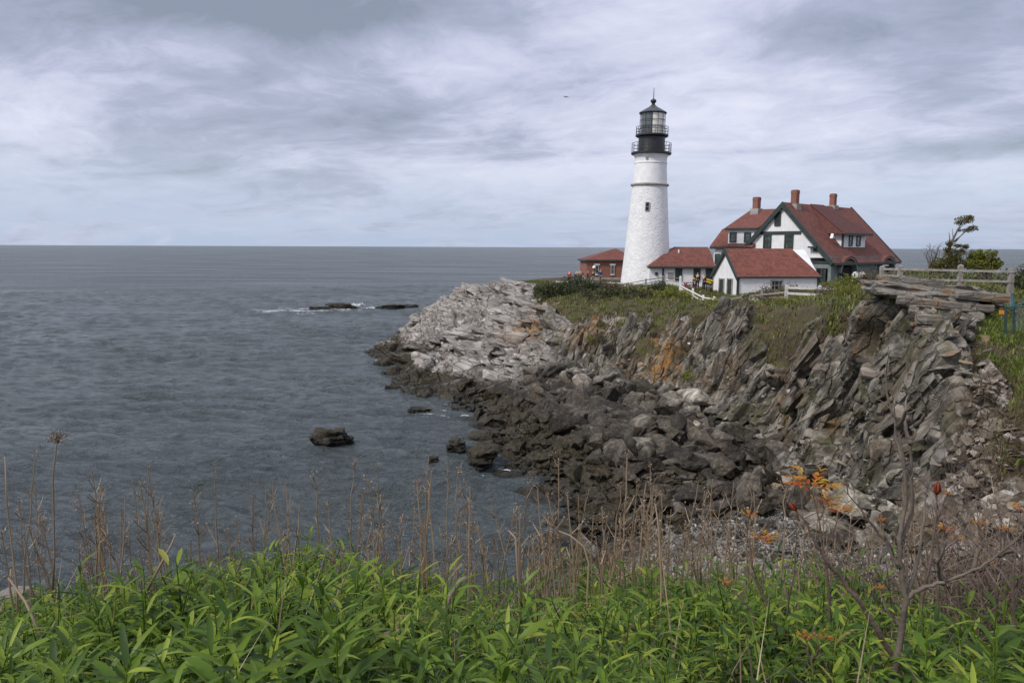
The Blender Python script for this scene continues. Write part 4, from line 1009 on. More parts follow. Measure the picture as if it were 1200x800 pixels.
# layered ledge at the corner of the cliff
def ledge_mat():
    t = NT('layered_ledge'); pos = t.pos(); v = t.mapping(pos, (.9, .9, 4.5), (R(6), R(8), 0)); n1 = t.noise(v, 1.5, 9, .7, 1.0); n2 = t.noise(pos, 1.1, 5, .6)
    c = t.ramp(n1, [(.28, (.055, .05, .042)), (.42, (.17, .155, .13)), (.58, (.31, .285, .24)), (.75, (.46, .43, .37))])
    c = t.mix(t.mrange(n2, .52, .66, 0, .75), c, (.30, .17, .075)); c = t.mix(t.mrange(t.noise(pos, 2.7, 5, .7), .56, .68, 0, .5), c, (.10, .095, .075))
    r_ = t.ramp(t.geo('Random Per Island'), [(0, .7), (1, 1.15)]); c = t.mix(.8, c, r_, 'MULTIPLY')
    return t.set(c, .88, t.bump(t.math('ADD', n1, t.math('ADD', t.math('MULTIPLY', t.noise(pos, 7, 5, .7), .5), t.math('MULTIPLY', t.mrange(t.voronoi(t.mapping(pos, (1, 1, 2.4)), 1.3, 'DISTANCE_TO_EDGE'), 0, .06), .5))), .9, .12))
M_LEDGE = ledge_mat()
def slab_rock(seed, L, W_, H):
    v, f = hull_rock(seed, (1, 1, 1), 20, 4, .07)
    v = v / np.ptp(v, axis=0); v = v * np.array([L, W_, H]); return v, f
def ledge():
    """bedded rock: layer upon layer, each with its own jointed outline, stepping down towards the camera"""
    r = random.Random(17); hp = Heap(); h = 8.7; layers = []
    while h < 10.05: th = r.choice((.04, .06, .08, .12, .17, .24)) * r.uniform(.8, 1.2); layers.append((h, th)); h += th
    layers.append((h, .34)); piv = Vector((13.6, 24, 9.6))
    for li_, (z0, th) in enumerate(layers):
        f = (10.1 - z0); rot = Matrix.Rotation(R(6 + r.uniform(-1, 1)), 3, 'Y') @ Matrix.Rotation(R(-3 + r.uniform(-.8, .8)), 3, 'X'); top = li_ == len(layers) - 1
        yf = 24.3 - f * 4.0 + r.uniform(-.4, .4); xl = yf * (.503 + .05 * f) + r.uniform(-.1, .25); xr = 15.9 - f * 3.0 + r.uniform(-.3, .2); yb = 28.0; xb = yb * .515
        if top: xr = 14.3
        def side(a, b, n_out, step, amp):
            a = Vector(a); b = Vector(b); L = (b - a).length; t_ = 0; out = []; off = r.uniform(-amp, amp)
            while t_ < L:
                w_ = r.uniform(.25, 1.1) * step; p0 = a.lerp(b, t_ / L) + n_out * off; p1 = a.lerp(b, min(1, (t_ + w_) / L)) + n_out * (off + r.uniform(-.07, .07))
                out += [p0, p0.lerp(p1, .5) + n_out * r.uniform(-.05, .05), p1]; t_ += w_ + .015; off = r.uniform(-amp, amp)
            return out
        poly = side((xl, yf), (xr, yf), Vector((0, -1)), 1.9, .42) + side((xr, yf + .35), (yb * .655, yb), Vector((1, 0)), 1.3, .18) + [Vector((yb * .655, yb)), Vector((xb, yb))] + side((xb, yb - .3), (xl, yf + .35), Vector((-1, 0)), 1.0, .24)
        m = len(poly); c_ = Vector((sum(p.x for p in poly) / m, sum(p.y for p in poly) / m))
        rings = []
        for k, (zz_, ins) in enumerate(((z0 - .02, .05), (z0 + th * .25, 0), (z0 + th * .8, .0), (z0 + th, .05), (z0 + th + .012, .4))):
            for p in poly:
                d = (c_ - p).normalized(); q = p + d * (ins + r.uniform(-.012, .02)); rings.append(rot @ (Vector((q.x, q.y, zz_ + (r.uniform(-.018, .018) if k else 0))) - piv) + piv)
        rings.append(rot @ (Vector((c_.x, c_.y, z0 + th)) - piv) + piv); V = np.array([v[:] for v in rings]); Tn = []
        for k in range(4):
            for j in range(m):
                j2 = (j + 1) % m; a_, b_, d_, e_ = k * m + j, k * m + j2, (k + 1) * m + j2, (k + 1) * m + j; Tn += [(a_, b_, d_), (a_, d_, e_)]
        for j in range(m): Tn.append((4 * m + j, 4 * m + (j + 1) % m, 5 * m))
        hp.add(V, np.array(Tn))
    for k in range(22):                                              # broken plates lying on the ledge and just below
        px, py = r.uniform(1085, 1160), r.uniform(385, 455); g_ = hit(px, py)[0]
        if g_ is None or g_.y > 24: continue
        v, fc = slab_rock(700 + k, r.uniform(.2, .6), r.uniform(.25, .5), r.uniform(.05, .13)); hp.add(v @ rotm(r.gauss(-.25, .15), r.gauss(.2, .2), r.uniform(0, 3)).T + np.array(g_) + np.array([0, 0, .02]), fc)
    return tag(hp.build('layered_ledge', M_LEDGE), kind='structure')
ledge()
# the big flat capping slab and its neighbours
def cap(px, py, Y, L, W_, H, label, seed, ry=.10, rz=0.0):
    v, f = slab_rock(seed, L, W_, H); o = link('rock_slab', mesh_np('rock_slab', v, tris=f), M_LEDGE); o.location = P(px, py, Y=Y); o.rotation_euler = (-.05, ry, rz); return tag(o, label, 'rock')
cap(1058, 341, 24.3, 2.5, 2.5, .58, 'big flat grey slab capping the cliff corner under the rail fence', 501, rz=-.15)
cap(1126, 340.5, 25.2, 1.25, 1.9, .34, 'shorter flat slab capping the ledge right of the big flat slab', 504, .12, .15)
cap(1155, 352, 25.0, .75, 1.2, .5, 'blocky rock at the right end of the layered ledge below the fence', 507, .1, .3)

# rocks standing in the sea, each one its own
def sea_rock(px, py, L, W_, H, seed, label, sink=.35, name='sea_rock', rz=0.0):
    w0 = P(px, py, z=0.0); v, f = hull_rock(seed, (1, 1, 1), 26, 6, .20); v = v / np.ptp(v, axis=0) * np.array([L, W_, H])
    o = link(name, mesh_np(name, v, tris=f, smooth=False), M_BOULD); o.location = (w0.x, w0.y, H * (.5 - sink)); o.rotation_euler = (0, 0, rz)
    return tag(o, label, 'rock')
sea_rock(383, 521, 2.2, 1.7, 1.7, 801, 'weed covered dark rock standing alone in the water, larger of the pair', .42)
sea_rock(405, 519, 1.0, .8, .7, 802, 'smaller low dark rock touching the large lone rock in the water', .35)
sea_rock(494, 482, 1.9, .9, .55, 803, 'low dark flat rock awash in the cove near the headland', .4, rz=.3)
sea_rock(378, 362.5, 5.0, 1.6, 1.0, 804, 'thin low reef rock awash at the seaward end of the line of breakers', .45)
sea_rock(398, 361.5, 5.5, 2.2, 1.6, 805, 'brown humped reef rock with breaking white water around it', .38)
sea_rock(412, 361.5, 2.8, 2.0, 1.2, 806, 'short reef rock just right of the brown humped one', .4)
sea_rock(459, 361.5, 6.5, 2.6, 1.5, 807, 'long low reef rock nearest the pale headland', .4)
sea_rock(478, 360, 5.0, 2.2, 1.0, 808, 'low tail of reef touching the tip of the pale headland', .4)
for k, (px, py, s, lb) in enumerate(((508, 541, .5, 'small rock in the shallows left of the boulder heap'), (537, 527, 1.1, 'black rock at the outer edge of the boulder heap, washed by foam'), (565, 545, 1.7, 'big squarish black boulder standing in the shallow cove water'))):
    sea_rock(px, py, s * 1.2, s, s * .9, 820 + k, lb, .3, rz=k)

# white water
def foam_mat():
    t = NT('sea_foam'); n = t.noise(t.pos(), 4, 5, .7); t.set(t.ramp(n, [(.3, (.60, .64, .66)), (.7, (.86, .88, .89))]), .9)
    tr = t.n('ShaderNodeBsdfTransparent'); mx = t.n('ShaderNodeMixShader'); t.l(t.mrange(t.noise(t.pos(), 1.6, 5, .7), .38, .6, .15, .85), mx.inputs[0]); t.l(tr.outputs[0], mx.inputs[1]); t.l(t.b.outputs[0], mx.inputs[2]); t.l(mx.outputs[0], t.out.inputs[0])
    return t.m
M_FOAM = foam_mat()
def foam(px0, px1, py0, py1, res, thr, seed, tall=0.0):
    a = P(px0, py1, z=0.0); b = P(px1, py1, z=0.0); c_ = P(px0, py0, z=0.0); d = P(px1, py0, z=0.0)
    x0, x1 = min(a.x, c_.x), max(b.x, d.x); y0, y1 = min(a.y, b.y), max(c_.y, d.y); nx, ny = max(6, int((x1 - x0) / res)), max(6, int((y1 - y0) / (res * 1.6)))
    X_, Y_ = np.meshgrid(np.linspace(x0, x1, nx), np.linspace(y0, y1, ny), indexing='ij'); q = np.stack([X_.ravel(), Y_.ravel(), np.zeros(nx * ny)], 1); sc = .12 / res
    u = (X_.ravel() - x0) / (x1 - x0) * 2 - 1; v = (Y_.ravel() - y0) / (y1 - y0) * 2 - 1; fall = np.clip(1 - np.maximum(u * u, v * v) ** 1.2, 0, 1)
    n_ = 1 - np.abs(fbm(q * np.array([1.1, 2.4, 1]) * sc + seed, 5, seed)) * 2.2; big_ = fbm(q * np.array([.25, .6, 1]) * sc + seed, 3, seed + 9)
    val = n_ * .5 + big_ * .9 + fall * .55; keep = val > thr
    z = .05 + tall * np.clip(val - thr, 0, 1) * np.random.default_rng(seed).random(nx * ny) + .02 * vnoise(q * 3, 4); idx = np.arange(nx * ny).reshape(nx, ny); k = keep.reshape(nx, ny)
    qd = np.stack([idx[:-1, :-1], idx[1:, :-1], idx[1:, 1:], idx[:-1, 1:]], -1)[(k[:-1, :-1] & k[1:, 1:] & k[1:, :-1])]
    q[:, 0] += np.random.default_rng(seed).normal(0, res * .25, nx * ny); q[:, 2] = z; return q, qd.reshape(-1, 4)
allv = []; allt = []; off = 0
for args in ((300, 445, 360.8, 366, .10, .88, 1, .25), (384, 424, 357.5, 362.5, .10, .72, 2, 1.5), (286, 372, 364, 369, .10, .86, 3, .1), (425, 474, 359, 362.6, .10, .84, 4, .6),
      (512, 556, 481, 493, .03, .90, 5, .06), (468, 524, 477, 488, .035, 1.0, 8), (556, 606, 546, 562, .03, 1.06, 9), (432, 480, 416, 426, .06, 1.02, 10)):
    v, t_ = foam(*args)
    if len(t_): allv.append(v); allt.append(t_ + off); off += len(v)
tag(link('foam', mesh_np('foam', np.concatenate(allv), np.concatenate(allt)), M_FOAM), kind='stuff')
# ------------------------------------------------------------------ foliage
def leaf_mat(name, stops, trans=.35, rough=.5, vary=.35, patch=False):
    t = NT(name); r_ = t.geo('Random Per Island'); c = t.ramp(r_, stops)
    if patch: c = t.mix(t.mrange(t.noise(t.pos(), .35, 4, .6), .48, .62, 0, .55), c, t.ramp(r_, [(0, (.05, .036, .022)), (.5, (.125, .088, .05)), (1, (.22, .165, .10))]))
    c = t.mix(vary, c, t.ramp(t.noise(t.pos(), 2.2, 3), [(.3, .6), (.7, 1.35)]), 'MULTIPLY')
    t.set(c, rough, spec=.35)
    tl = t.n('ShaderNodeBsdfTranslucent'); t.l(c, tl.inputs[0]); mx = t.n('ShaderNodeMixShader'); mx.inputs[0].default_value = trans
    t.l(t.b.outputs[0], mx.inputs[1]); t.l(tl.outputs[0], mx.inputs[2]); t.l(mx.outputs[0], t.out.inputs[0])
    return t.m
M_LEAF = leaf_mat('fresh_leaf', [(0, (.030, .068, .010)), (.35, (.085, .158, .014)), (.75, (.17, .26, .022)), (.95, (.29, .36, .04)), (1, (.30, .24, .07))], .38)
M_BUSHD = leaf_mat('dark_bush', [(0, (.020, .030, .010)), (.5, (.042, .060, .020)), (.85, (.075, .085, .030)), (1, (.12, .10, .045))], .2)
M_BUSHY = leaf_mat('yellow_bush', [(0, (.07, .095, .016)), (.5, (.17, .20, .026)), (.85, (.29, .30, .045)), (1, (.33, .26, .07))], .35)
M_BUSHB = leaf_mat('brown_brush', [(0, (.06, .042, .030)), (.5, (.12, .085, .058)), (.8, (.17, .125, .085)), (1, (.10, .11, .035))], .2)
M_JUN = leaf_mat('juniper', [(0, (.022, .030, .012)), (.5, (.050, .056, .020)), (.85, (.10, .088, .034)), (1, (.13, .095, .04))], .15)
M_GRASS = leaf_mat('turf_blades', [(0, (.055, .066, .016)), (.4, (.125, .16, .026)), (.7, (.20, .245, .036)), (.9, (.22, .20, .07)), (1, (.28, .22, .12))], .3, patch=True)
M_TWIG = paint('dry_twig', (.17, .125, .095), .85, .4, 8)
M_BARK = paint('grey_bark', (.155, .125, .10), .85, .35, 6, .4, 30)
M_STEM = leaf_mat('dry_stalk', [(0, (.09, .062, .04)), (.45, (.21, .15, .10)), (.8, (.34, .26, .175)), (1, (.48, .39, .28))], .1)
M_HEAD = leaf_mat('seed_head', [(0, (.10, .07, .05)), (.6, (.19, .14, .105)), (1, (.32, .25, .19))], .25)

def cards(c, rad, n, s0, s1, r, flat=1.0, squash=None, up=.3, thin=.45):
    """n small leaf faces spread through an uneven ellipsoid volume"""
    g = np.random.default_rng(r)
    d = g.normal(size=(n, 3)); d /= np.linalg.norm(d, axis=1, keepdims=True)
    d = d * (g.random((n, 1)) ** .42)
    q = d * np.array(rad)
    lump = 1 + .55 * fbm(d * 1.9 + r, 3, r % 50)[:, None]
    q = q * lump + np.array(c)
    keep = fbm(q * (1.1 / max(rad)) * 2.2 + 3 * r, 3, 7 + r % 40) > -.26; q = q[keep]; n = len(q)
    s = g.uniform(s0, s1, (n, 1)); a = g.normal(size=(n, 3)); a[:, 2] = a[:, 2] * flat + up; a /= np.linalg.norm(a, axis=1, keepdims=True)
    b = np.cross(a, g.normal(size=(n, 3))); b /= np.linalg.norm(b, axis=1, keepdims=True)
    v = np.stack([q - a*s*.5, q + b*s*thin*.5 - a*s*.05, q + a*s*.6, q - b*s*thin*.5 + a*s*.05], 1).reshape(-1, 3)
    return v, np.arange(n * 4).reshape(-1, 4)

def bush(name, label, cat, c, blobs, n, s0, s1, mat, seed, twigs=10, twigmat=None, group=None, stems=True):
    """blobs: list of (dx, dy, dz, rx, ry, rz) about the base c"""
    c = Vector(c); root = empty(name, c, label=label, cat=cat, group=group); V = []; F = []; off = 0; vol = [b[3] * b[4] * b[5] for b in blobs]
    for k, (b, w_) in enumerate(zip(blobs, vol)):
        v, f = cards(b[:3], b[3:], max(30, int(n * (w_ ** .67) / sum(x ** .67 for x in vol))), s0, s1, seed * 13 + k); V.append(v); F.append(f + off); off += len(v)
    link('foliage', mesh_np('foliage', np.concatenate(V), np.concatenate(F)), mat, root)
    if stems:
        r = random.Random(seed); m = MB()
        for k in range(twigs):
            b = r.choice(blobs); e = Vector(b[:3]) + Vector((r.uniform(-1, 1) * b[3], r.uniform(-1, 1) * b[4], r.uniform(.2, 1.05) * b[5]))
            s_ = Vector((r.uniform(-.12, .12), r.uniform(-.12, .12), -.2)); mid = s_.lerp(e, .5) + Vector((r.uniform(-.1, .1), r.uniform(-.1, .1), .08))
            rad = .012 + .010 * e.length; m.tube([s_, mid, e], [rad, rad * .7, rad * .25], 5)
        m.build('stem', twigmat or M_BARK, root)
    return root

def on(px, py, Y):
    """a point on the coast straight below/above a survey point"""
    p = P(px, py, Y=Y); z, _ = ground(p.x, p.y)
    return Vector((p.x, p.y, z.z if z is not None else p.z))

rb = random.Random(21)
def blobs_of(w, h, d, k, seed, lean=0.0):
    r = random.Random(seed); out = []
    for i in range(k):
        f = (i + .5) / k * 2 - 1; hh = h * (1 - .45 * f * f) * r.uniform(.75, 1.1)
        out.append((f * w * .5 + r.uniform(-.1, .1) * w, r.uniform(-.4, .4) * d, hh * .42, w / k * .95 + .1, d * .5, hh * .55))
    return out
BUSHES = [  # name, label, pixel of the base centre, distance, width, height, depth, material, leaf count, leaf sizes
 ('shrub', 'dark green shrub at the left end of the cliff top by the bare pale rock', 652, 352, 71, 3.6, 2.0, 2.5, M_BUSHD, 2600, .10, .26),
 ('shrub', 'dark bushy shrub below the people near the brick house', 678, 347, 73, 4.2, 1.9, 2.5, M_BUSHD, 2600, .10, .26),
 ('shrub', 'dull green shrub in front of the foot of the lighthouse, left side', 712, 340, 78, 3.6, 1.3, 2.2, M_BUSHB, 1700, .10, .24),
 ('shrub', 'olive shrub hugging the rail in front of the lighthouse foot', 775, 341, 78, 3.0, 1.5, 2, M_BUSHD, 1500, .10, .24),
 ('juniper', 'low spreading dark juniper on the brow above the orange stained cliff', 718, 360, 66, 5.0, 1.1, 2.2, M_JUN, 2600, .08, .22),
 ('juniper', 'flat brownish juniper mat in the middle of the cliff top', 748, 356, 65, 3.4, .85, 1.8, M_JUN, 1600, .08, .2),
 ('shrub', 'bright yellow green shrub left of the white fence post', 752, 346, 70, 3.4, 1.0, 2, M_BUSHY, 1900, .08, .2),
 ('shrub', 'bright yellow green shrub at the foot of the white fence post', 786, 350, 66, 3.6, 1.25, 2, M_BUSHY, 2100, .08, .2),
 ('shrub', 'yellow green shrub below the shed corner', 848, 352, 64, 2.8, .9, 1.6, M_BUSHY, 1300, .08, .18),
 ('shrub', 'brown twiggy shrub covering the shed wall behind the grey rail', 905, 345, 62, 3.4, 1.6, 1.8, M_BUSHB, 1500, .07, .17),
 ('shrub', 'brown scrub between the shed and the pale rail fence', 928, 336, 66, 2.6, 1.5, 1.8, M_BUSHB, 1200, .07, .17),
 ('shrub', 'tangled brown brush under the grey rail below the shed', 888, 360, 50, 2.6, .8, 1.2, M_BUSHB, 1200, .06, .14),
 ('shrub', 'green and brown scrub on the slope under the pale rail fence', 940, 366, 46, 2.6, .8, 1.2, M_BUSHY, 1200, .06, .14),
 ('shrub', 'green shrub on the bank in front of the house porch', 1008, 338, 38, 1.9, 1.0, 1.2, M_BUSHY, 1700, .05, .13),
 ('shrub', 'brownish shrub at the top of the bank beside the big flat ledge', 1026, 331, 34, 1.4, .75, 1, M_BUSHB, 1300, .04, .11),
 ('shrub', 'small green shrub low on the bank left of the big flat ledge', 1002, 352, 33, 1.4, .6, .8, M_BUSHY, 1300, .04, .1),
 ('shrub', 'low green brown shrub on the bank left of the porch arch', 978, 338, 44, 2.0, .7, 1, M_BUSHB, 1200, .05, .12),
 ('shrub', 'dense olive shrub at the far right behind the fence end post', 1196, 352, 29, 2.6, 1.3, 1.6, M_BUSHD, 2600, .05, .13),
 ('shrub', 'green shrub between the layered ledge and the fence end post', 1158, 352, 26.5, 1.0, .7, .8, M_BUSHY, 1300, .04, .10),
 ('shrub', 'small dark thicket clinging to the cliff above the orange lichen', 712, 398, 53.5, 1.6, 1.0, 1, M_BUSHB, 900, .06, .15),
 ('shrub', 'green tuft hanging on the cliff left of the orange lichen', 697, 400, 53.5, 1.0, .8, .8, M_BUSHY, 700, .06, .14),
 ('shrub', 'green bush growing on the cliff ledge right of the orange lichen', 812, 442, 41.6, 1.2, .8, .8, M_BUSHY, 800, .05, .12)]
for k, (nm, lb, px, py, Y, w_, h_, d_, mt, n, s0, s1) in enumerate(BUSHES):
    if py > 390:
        h0, _n = hit(px, py); c = h0 if h0 is not None else P(px, py, Y=Y)
    else: c = on(px, py, Y)
    bush(nm, lb, nm, c + Vector((0, 0, -.12)), blobs_of(w_, h_, d_, 3 if w_ < 2.2 else 5, 50 + k), int(n * 1.9), s0, s1, mt, 30 + k)

# windswept tree, bare sapling and round bush behind the fence
def trace(pts, Y, dz=0, wob=0.0, r=rb): return [P(a, b, Y=Y + r.uniform(-wob, wob)) + Vector((0, 0, dz)) for a, b in pts]
def wind_tree():
    Y = 30.0; base = on(1112, 318, Y); root = empty('windswept_tree', base, label='windswept evergreen tree leaning right above the fence', cat='tree'); m = MB()
    loc = lambda pts, w_=.15: [p - base for p in trace(pts, Y, 0, w_)]
    limbs = [([(1110, 322), (1112, 305), (1113, 288), (1118, 278), (1123, 268), (1128, 259)], .075), ([(1113, 288), (1117, 280), (1116, 268)], .032), ([(1116, 284), (1124, 278), (1132, 271), (1140, 267)], .032),
             ([(1119, 284), (1127, 275), (1134, 268)], .026), ([(1112, 296), (1120, 291), (1128, 288)], .032), ([(1112, 290), (1113, 279), (1112, 272)], .03), ([(1111, 300), (1103, 306), (1098, 312)], .032), ([(1122, 271), (1127, 265), (1135, 258)], .022), ([(1112, 302), (1122, 299), (1129, 295)], .026)]
    for pts, r0 in limbs:
        q = loc(pts); m.tube(q, [r0 * (1 - .75 * k / (len(q) - 1)) for k in range(len(q))], 7)
    m.build('trunk', M_BARK, root, True)
    V = []; F = []; off = 0
    for k, (px, py, rx, rz, n) in enumerate(((1131, 257.5, 9, 4.2, 620), (1124, 261, 5, 2.2, 160), (1137, 254.5, 4, 2.2, 160), (1140, 267.5, 6, 2.6, 280), (1134, 270, 6, 2.0, 190), (1124, 270, 2.6, 1.3, 60), (1113, 286, 4.5, 3.2, 300), (1124, 288, 6, 1.8, 300), (1132, 289, 3.6, 2.2, 240),
            (1116, 299, 9, 6, 1400), (1106, 309, 11, 7, 1700), (1122, 309, 9, 7, 1300), (1100, 314, 8, 5, 700), (1128, 295, 4, 3.4, 280), (1111, 293, 5, 3, 300))):
        c = P(px, py, Y=Y) - base; u = Y / FPX; v, f = cards(c, (rx * u * 1.15, rx * u * .8, rz * u * 1.25), int(n * 1.5), .035, .10, 900 + k, thin=.3); V.append(v); F.append(f + off); off += len(v)
    link('crown', mesh_np('crown', np.concatenate(V), np.concatenate(F)), leaf_mat('pine_needles', [(0, (.035, .04, .010)), (.5, (.105, .105, .02)), (.85, (.20, .17, .034)), (1, (.26, .18, .06))], .35), root)
wind_tree()
def sapling():
    Y = 31.0; base = on(1091, 318, Y); root = empty('bare_sapling', base, label='leafless grey sapling left of the windswept tree behind the fence', cat='sapling'); m = MB(); r = random.Random(5)
    for k in range(14):
        x = 1091 + r.uniform(-3, 3); tx = 1091 + r.uniform(-11, 11); ty = r.uniform(286, 300); q = [p - base for p in trace([(x, 320), ((x * .6 + tx * .4), 308), (tx, (ty + 300) / 2), (tx + r.uniform(-2, 3), ty)], Y, 0, .25, r)]
        m.tube(q, [.022, .016, .011, .004], 5)
        for j in range(3): a = q[2].lerp(q[3], r.random()); m.tube([a, a + Vector((r.uniform(-.2, .2), r.uniform(-.1, .1), r.uniform(.08, .2)))], [.008, .003], 4)
    m.build('branch', M_BARK, root)
sapling()
c = on(1157, 318, 30); u = 30 / FPX
bush('round_bush', 'rounded yellow green bush right of the windswept tree behind the fence', 'bush', c, [(-.15 + (px - 1157) * u, rb.uniform(-.3, .3), P(px, py, Y=30).z - c.z, rx * u, rx * u * .8, rz * u) for px, py, rx, rz in ((1150, 302, 9, 9), (1160, 303, 9, 9), (1141, 310, 8, 6), (1170, 309, 8, 7), (1156, 311, 12, 8), (1148, 296, 4, 4), (1163, 297, 4, 4))], 6800, .04, .11, M_BUSHY, 77, 16)

# turf blades over the cliff top
def turf():
    g = np.random.default_rng(8)
    mask = (co_veg > .55) & (co_p[:, 1] < 100) & (co_r > 1.55) & (co_c < 12.8) & (co_c > .4)
    pts, nrm, vi = samples(mask, 26000, 6)
    m2 = (co_veg > .5) & (co_p[:, 1] < 34) & (co_r > 1.8) & (co_c < 5) & (co_c > .4); p2, n2, v2 = samples(m2, 12000, 7); pts = np.concatenate([pts, p2])
    pts = pts[fbm(pts * .5, 3, 19) > -.38]
    n = len(pts); V = []; hgt = np.clip(.10 + .0030 * pts[:, 1], .10, .30) * g.uniform(.6, 1.3, n)
    for k in range(4):
        a = g.uniform(0, 6.283, n); lean = g.uniform(.15, .8, n); wd = hgt * .10 + .004 * 1
        o = pts + np.stack([g.normal(0, .10, n), g.normal(0, .10, n), np.full(n, -.02)], 1)
        d = np.stack([np.cos(a), np.sin(a), np.zeros(n)], 1); s = np.stack([-np.sin(a), np.cos(a), np.zeros(n)], 1)
        tip = o + d * (lean * hgt)[:, None] + np.array([0, 0, 1]) * (hgt * (1 - .3 * lean))[:, None]; mid = o + d * (lean * hgt * .35)[:, None] + np.array([0, 0, 1]) * (hgt * .6)[:, None]
        V.append(np.stack([o - s * wd[:, None], o + s * wd[:, None], mid + s * wd[:, None] * .8, tip, mid - s * wd[:, None] * .8], 1).reshape(-1, 3))
    V = np.concatenate(V); i = np.arange(len(V) // 5) * 5
    tag(link('grass', mesh_np('grass', V, np.stack([i, i + 1, i + 2, i + 4], 1), np.stack([i + 4, i + 2, i + 3], 1)), M_GRASS), kind='stuff')
turf()
# dry brown grass and scrub over the eroded slope at the right
def dry_slope():
    g = np.random.default_rng(9); pts, nrm, vi = samples((co_r > 2.9) & (co_r < 4.9) & (co_c > .2) & (co_c < 2.7), 15000, 14)
    pts = pts[fbm(pts * .6, 3, 23) > -.12]; n = len(pts); V = []
    for k in range(3):
        a = g.uniform(0, 6.283, n); L = g.uniform(.10, .34, n); d = np.stack([np.cos(a) * .7, np.sin(a) * .7 - .2, np.full(n, .75)], 1) * L[:, None]; s = np.stack([-np.sin(a), np.cos(a), np.zeros(n)], 1) * .0045
        o = pts + g.normal(0, .05, (n, 3)); V.append(np.stack([o - s, o + s, o + d * .6 + s * .7, o + d - np.array([0, 0, .05]), o + d * .6 - s * .7], 1).reshape(-1, 3))
    V = np.concatenate(V); i = np.arange(len(V) // 5) * 5
    tag(link('dry_grass', mesh_np('dry_grass', V, np.stack([i, i + 1, i + 2, i + 4], 1), np.stack([i + 4, i + 2, i + 3], 1)), leaf_mat('dry_grass', [(0, (.06, .042, .022)), (.5, (.13, .092, .05)), (.85, (.21, .155, .09)), (1, (.11, .12, .03))], .2)), kind='stuff')
dry_slope()
# fresh green grass on the slope below the fence end
def green_slope():
    g = np.random.default_rng(19); pts, nrm, vi = samples((co_r > 2.0) & (co_r < 3.35) & (co_c > .6) & (co_c < 2.6), 9000, 24)
    pts = pts[(fbm(pts * .8, 3, 33) > -.05) & (pts[:, 1] < 25)]; n = len(pts); V = []
    for k in range(4):
        a = g.uniform(0, 6.283, n); L = g.uniform(.10, .28, n); d = np.stack([np.cos(a) * .6, np.sin(a) * .6, np.full(n, .8)], 1) * L[:, None]; s = np.stack([-np.sin(a), np.cos(a), np.zeros(n)], 1) * .006
        o = pts + g.normal(0, .04, (n, 3)); V.append(np.stack([o - s, o + s, o + d * .6 + s * .8, o + d - np.array([0, 0, .04]), o + d * .6 - s * .8], 1).reshape(-1, 3))
    V = np.concatenate(V); i = np.arange(len(V) // 5) * 5
    tag(link('green_grass', mesh_np('green_grass', V, np.stack([i, i + 1, i + 2, i + 4], 1), np.stack([i + 4, i + 2, i + 3], 1)), leaf_mat('green_grass', [(0, (.06, .10, .014)), (.5, (.14, .21, .022)), (.9, (.23, .30, .04)), (1, (.28, .24, .09))], .35)), kind='stuff')
green_slope()
# ------------------------------------------------------------------ the grassy bank under the camera
def edge_y(x): return 4.5 + .22 * math.sin(x * 1.3 + .6) + .12 * math.sin(x * 3.1) - (.10 * max(0, -x - 1.5)) 
def bank_z(x, y):
    z = CAMZ - 1.22 - .325 * (y - 1.2) - (.05 * max(0, -x - .6))
    z += .06 * math.sin(x * 1.7 + y) + .05 * math.sin(x * .7 - y * 2.1)
    if x > 1.6: z -= .12 * min(2.2, x - 1.6)
    e = edge_y(x)
    if y > e:
        k = y - e; s = 1.15 if x < 2.5 else (1.15 - .45 * min(1, (x - 2.5) / 3))
        z -= s * k - .15 * (1 - math.exp(-k * 2))
    return z
def build_bank():
    xs = np.linspace(-16, 17, 230); ys = np.concatenate([np.linspace(-4, 7, 130), np.linspace(7.2, 19, 60)])
    V = np.array([[(x, y, bank_z(x, y)) for y in ys] for x in xs]).reshape(-1, 3)
    V[:, 2] += fbm(V * np.array([1.1, 1.1, 0]), 4, 66) * .09 * (1 + 2.5 * sstep(5, 8, V[:, 1]))
    nu, nv = len(xs), len(ys); idx = np.arange(nu * nv).reshape(nu, nv)
    me = mesh_np('grassy_bank', V, np.stack([idx[:-1, :-1], idx[1:, :-1], idx[1:, 1:], idx[:-1, 1:]], -1).reshape(-1, 4), smooth=True)
    t = NT('bank_soil'); pos = t.pos(); n = t.noise(pos, 3, 6, .7)
    c = t.ramp(n, [(.3, (.022, .018, .010)), (.5, (.055, .045, .024)), (.7, (.06, .075, .022))])
    c = t.mix(t.mrange(t.noise(pos, 14, 4, .7), .55, .7, 0, .6), c, (.19, .15, .10))
    t.set(c, .95, t.bump(n, .8, .1))
    return tag(link('grassy_bank', me, t.m), kind='structure')
bank = build_bank()

def leaf_geo(L, w, bend, droop, fold=.25, seg=5):
    """lance shaped leaf along +X, arching; returns verts, quads"""
    vs = []; fs = []
    for k in range(seg + 1):
        f = k / seg; wd = w * (math.sin(math.pi * min(1, f * .92 + .08)) ** .8) * (1 if k < seg else .05)
        a = bend - droop * f; 
        x = L * f * math.cos(a * .6); z = L * f * math.sin(a) * .8 - droop * L * .25 * f * f
        vs += [(x, -wd / 2, z + fold * wd * .5), (x, 0, z), (x, wd / 2, z + fold * wd * .5)]
    for k in range(seg):
        for j in range(2): a = k * 3 + j; fs.append((a, a + 3, a + 4, a + 1))
    return np.array(vs), np.array(fs)

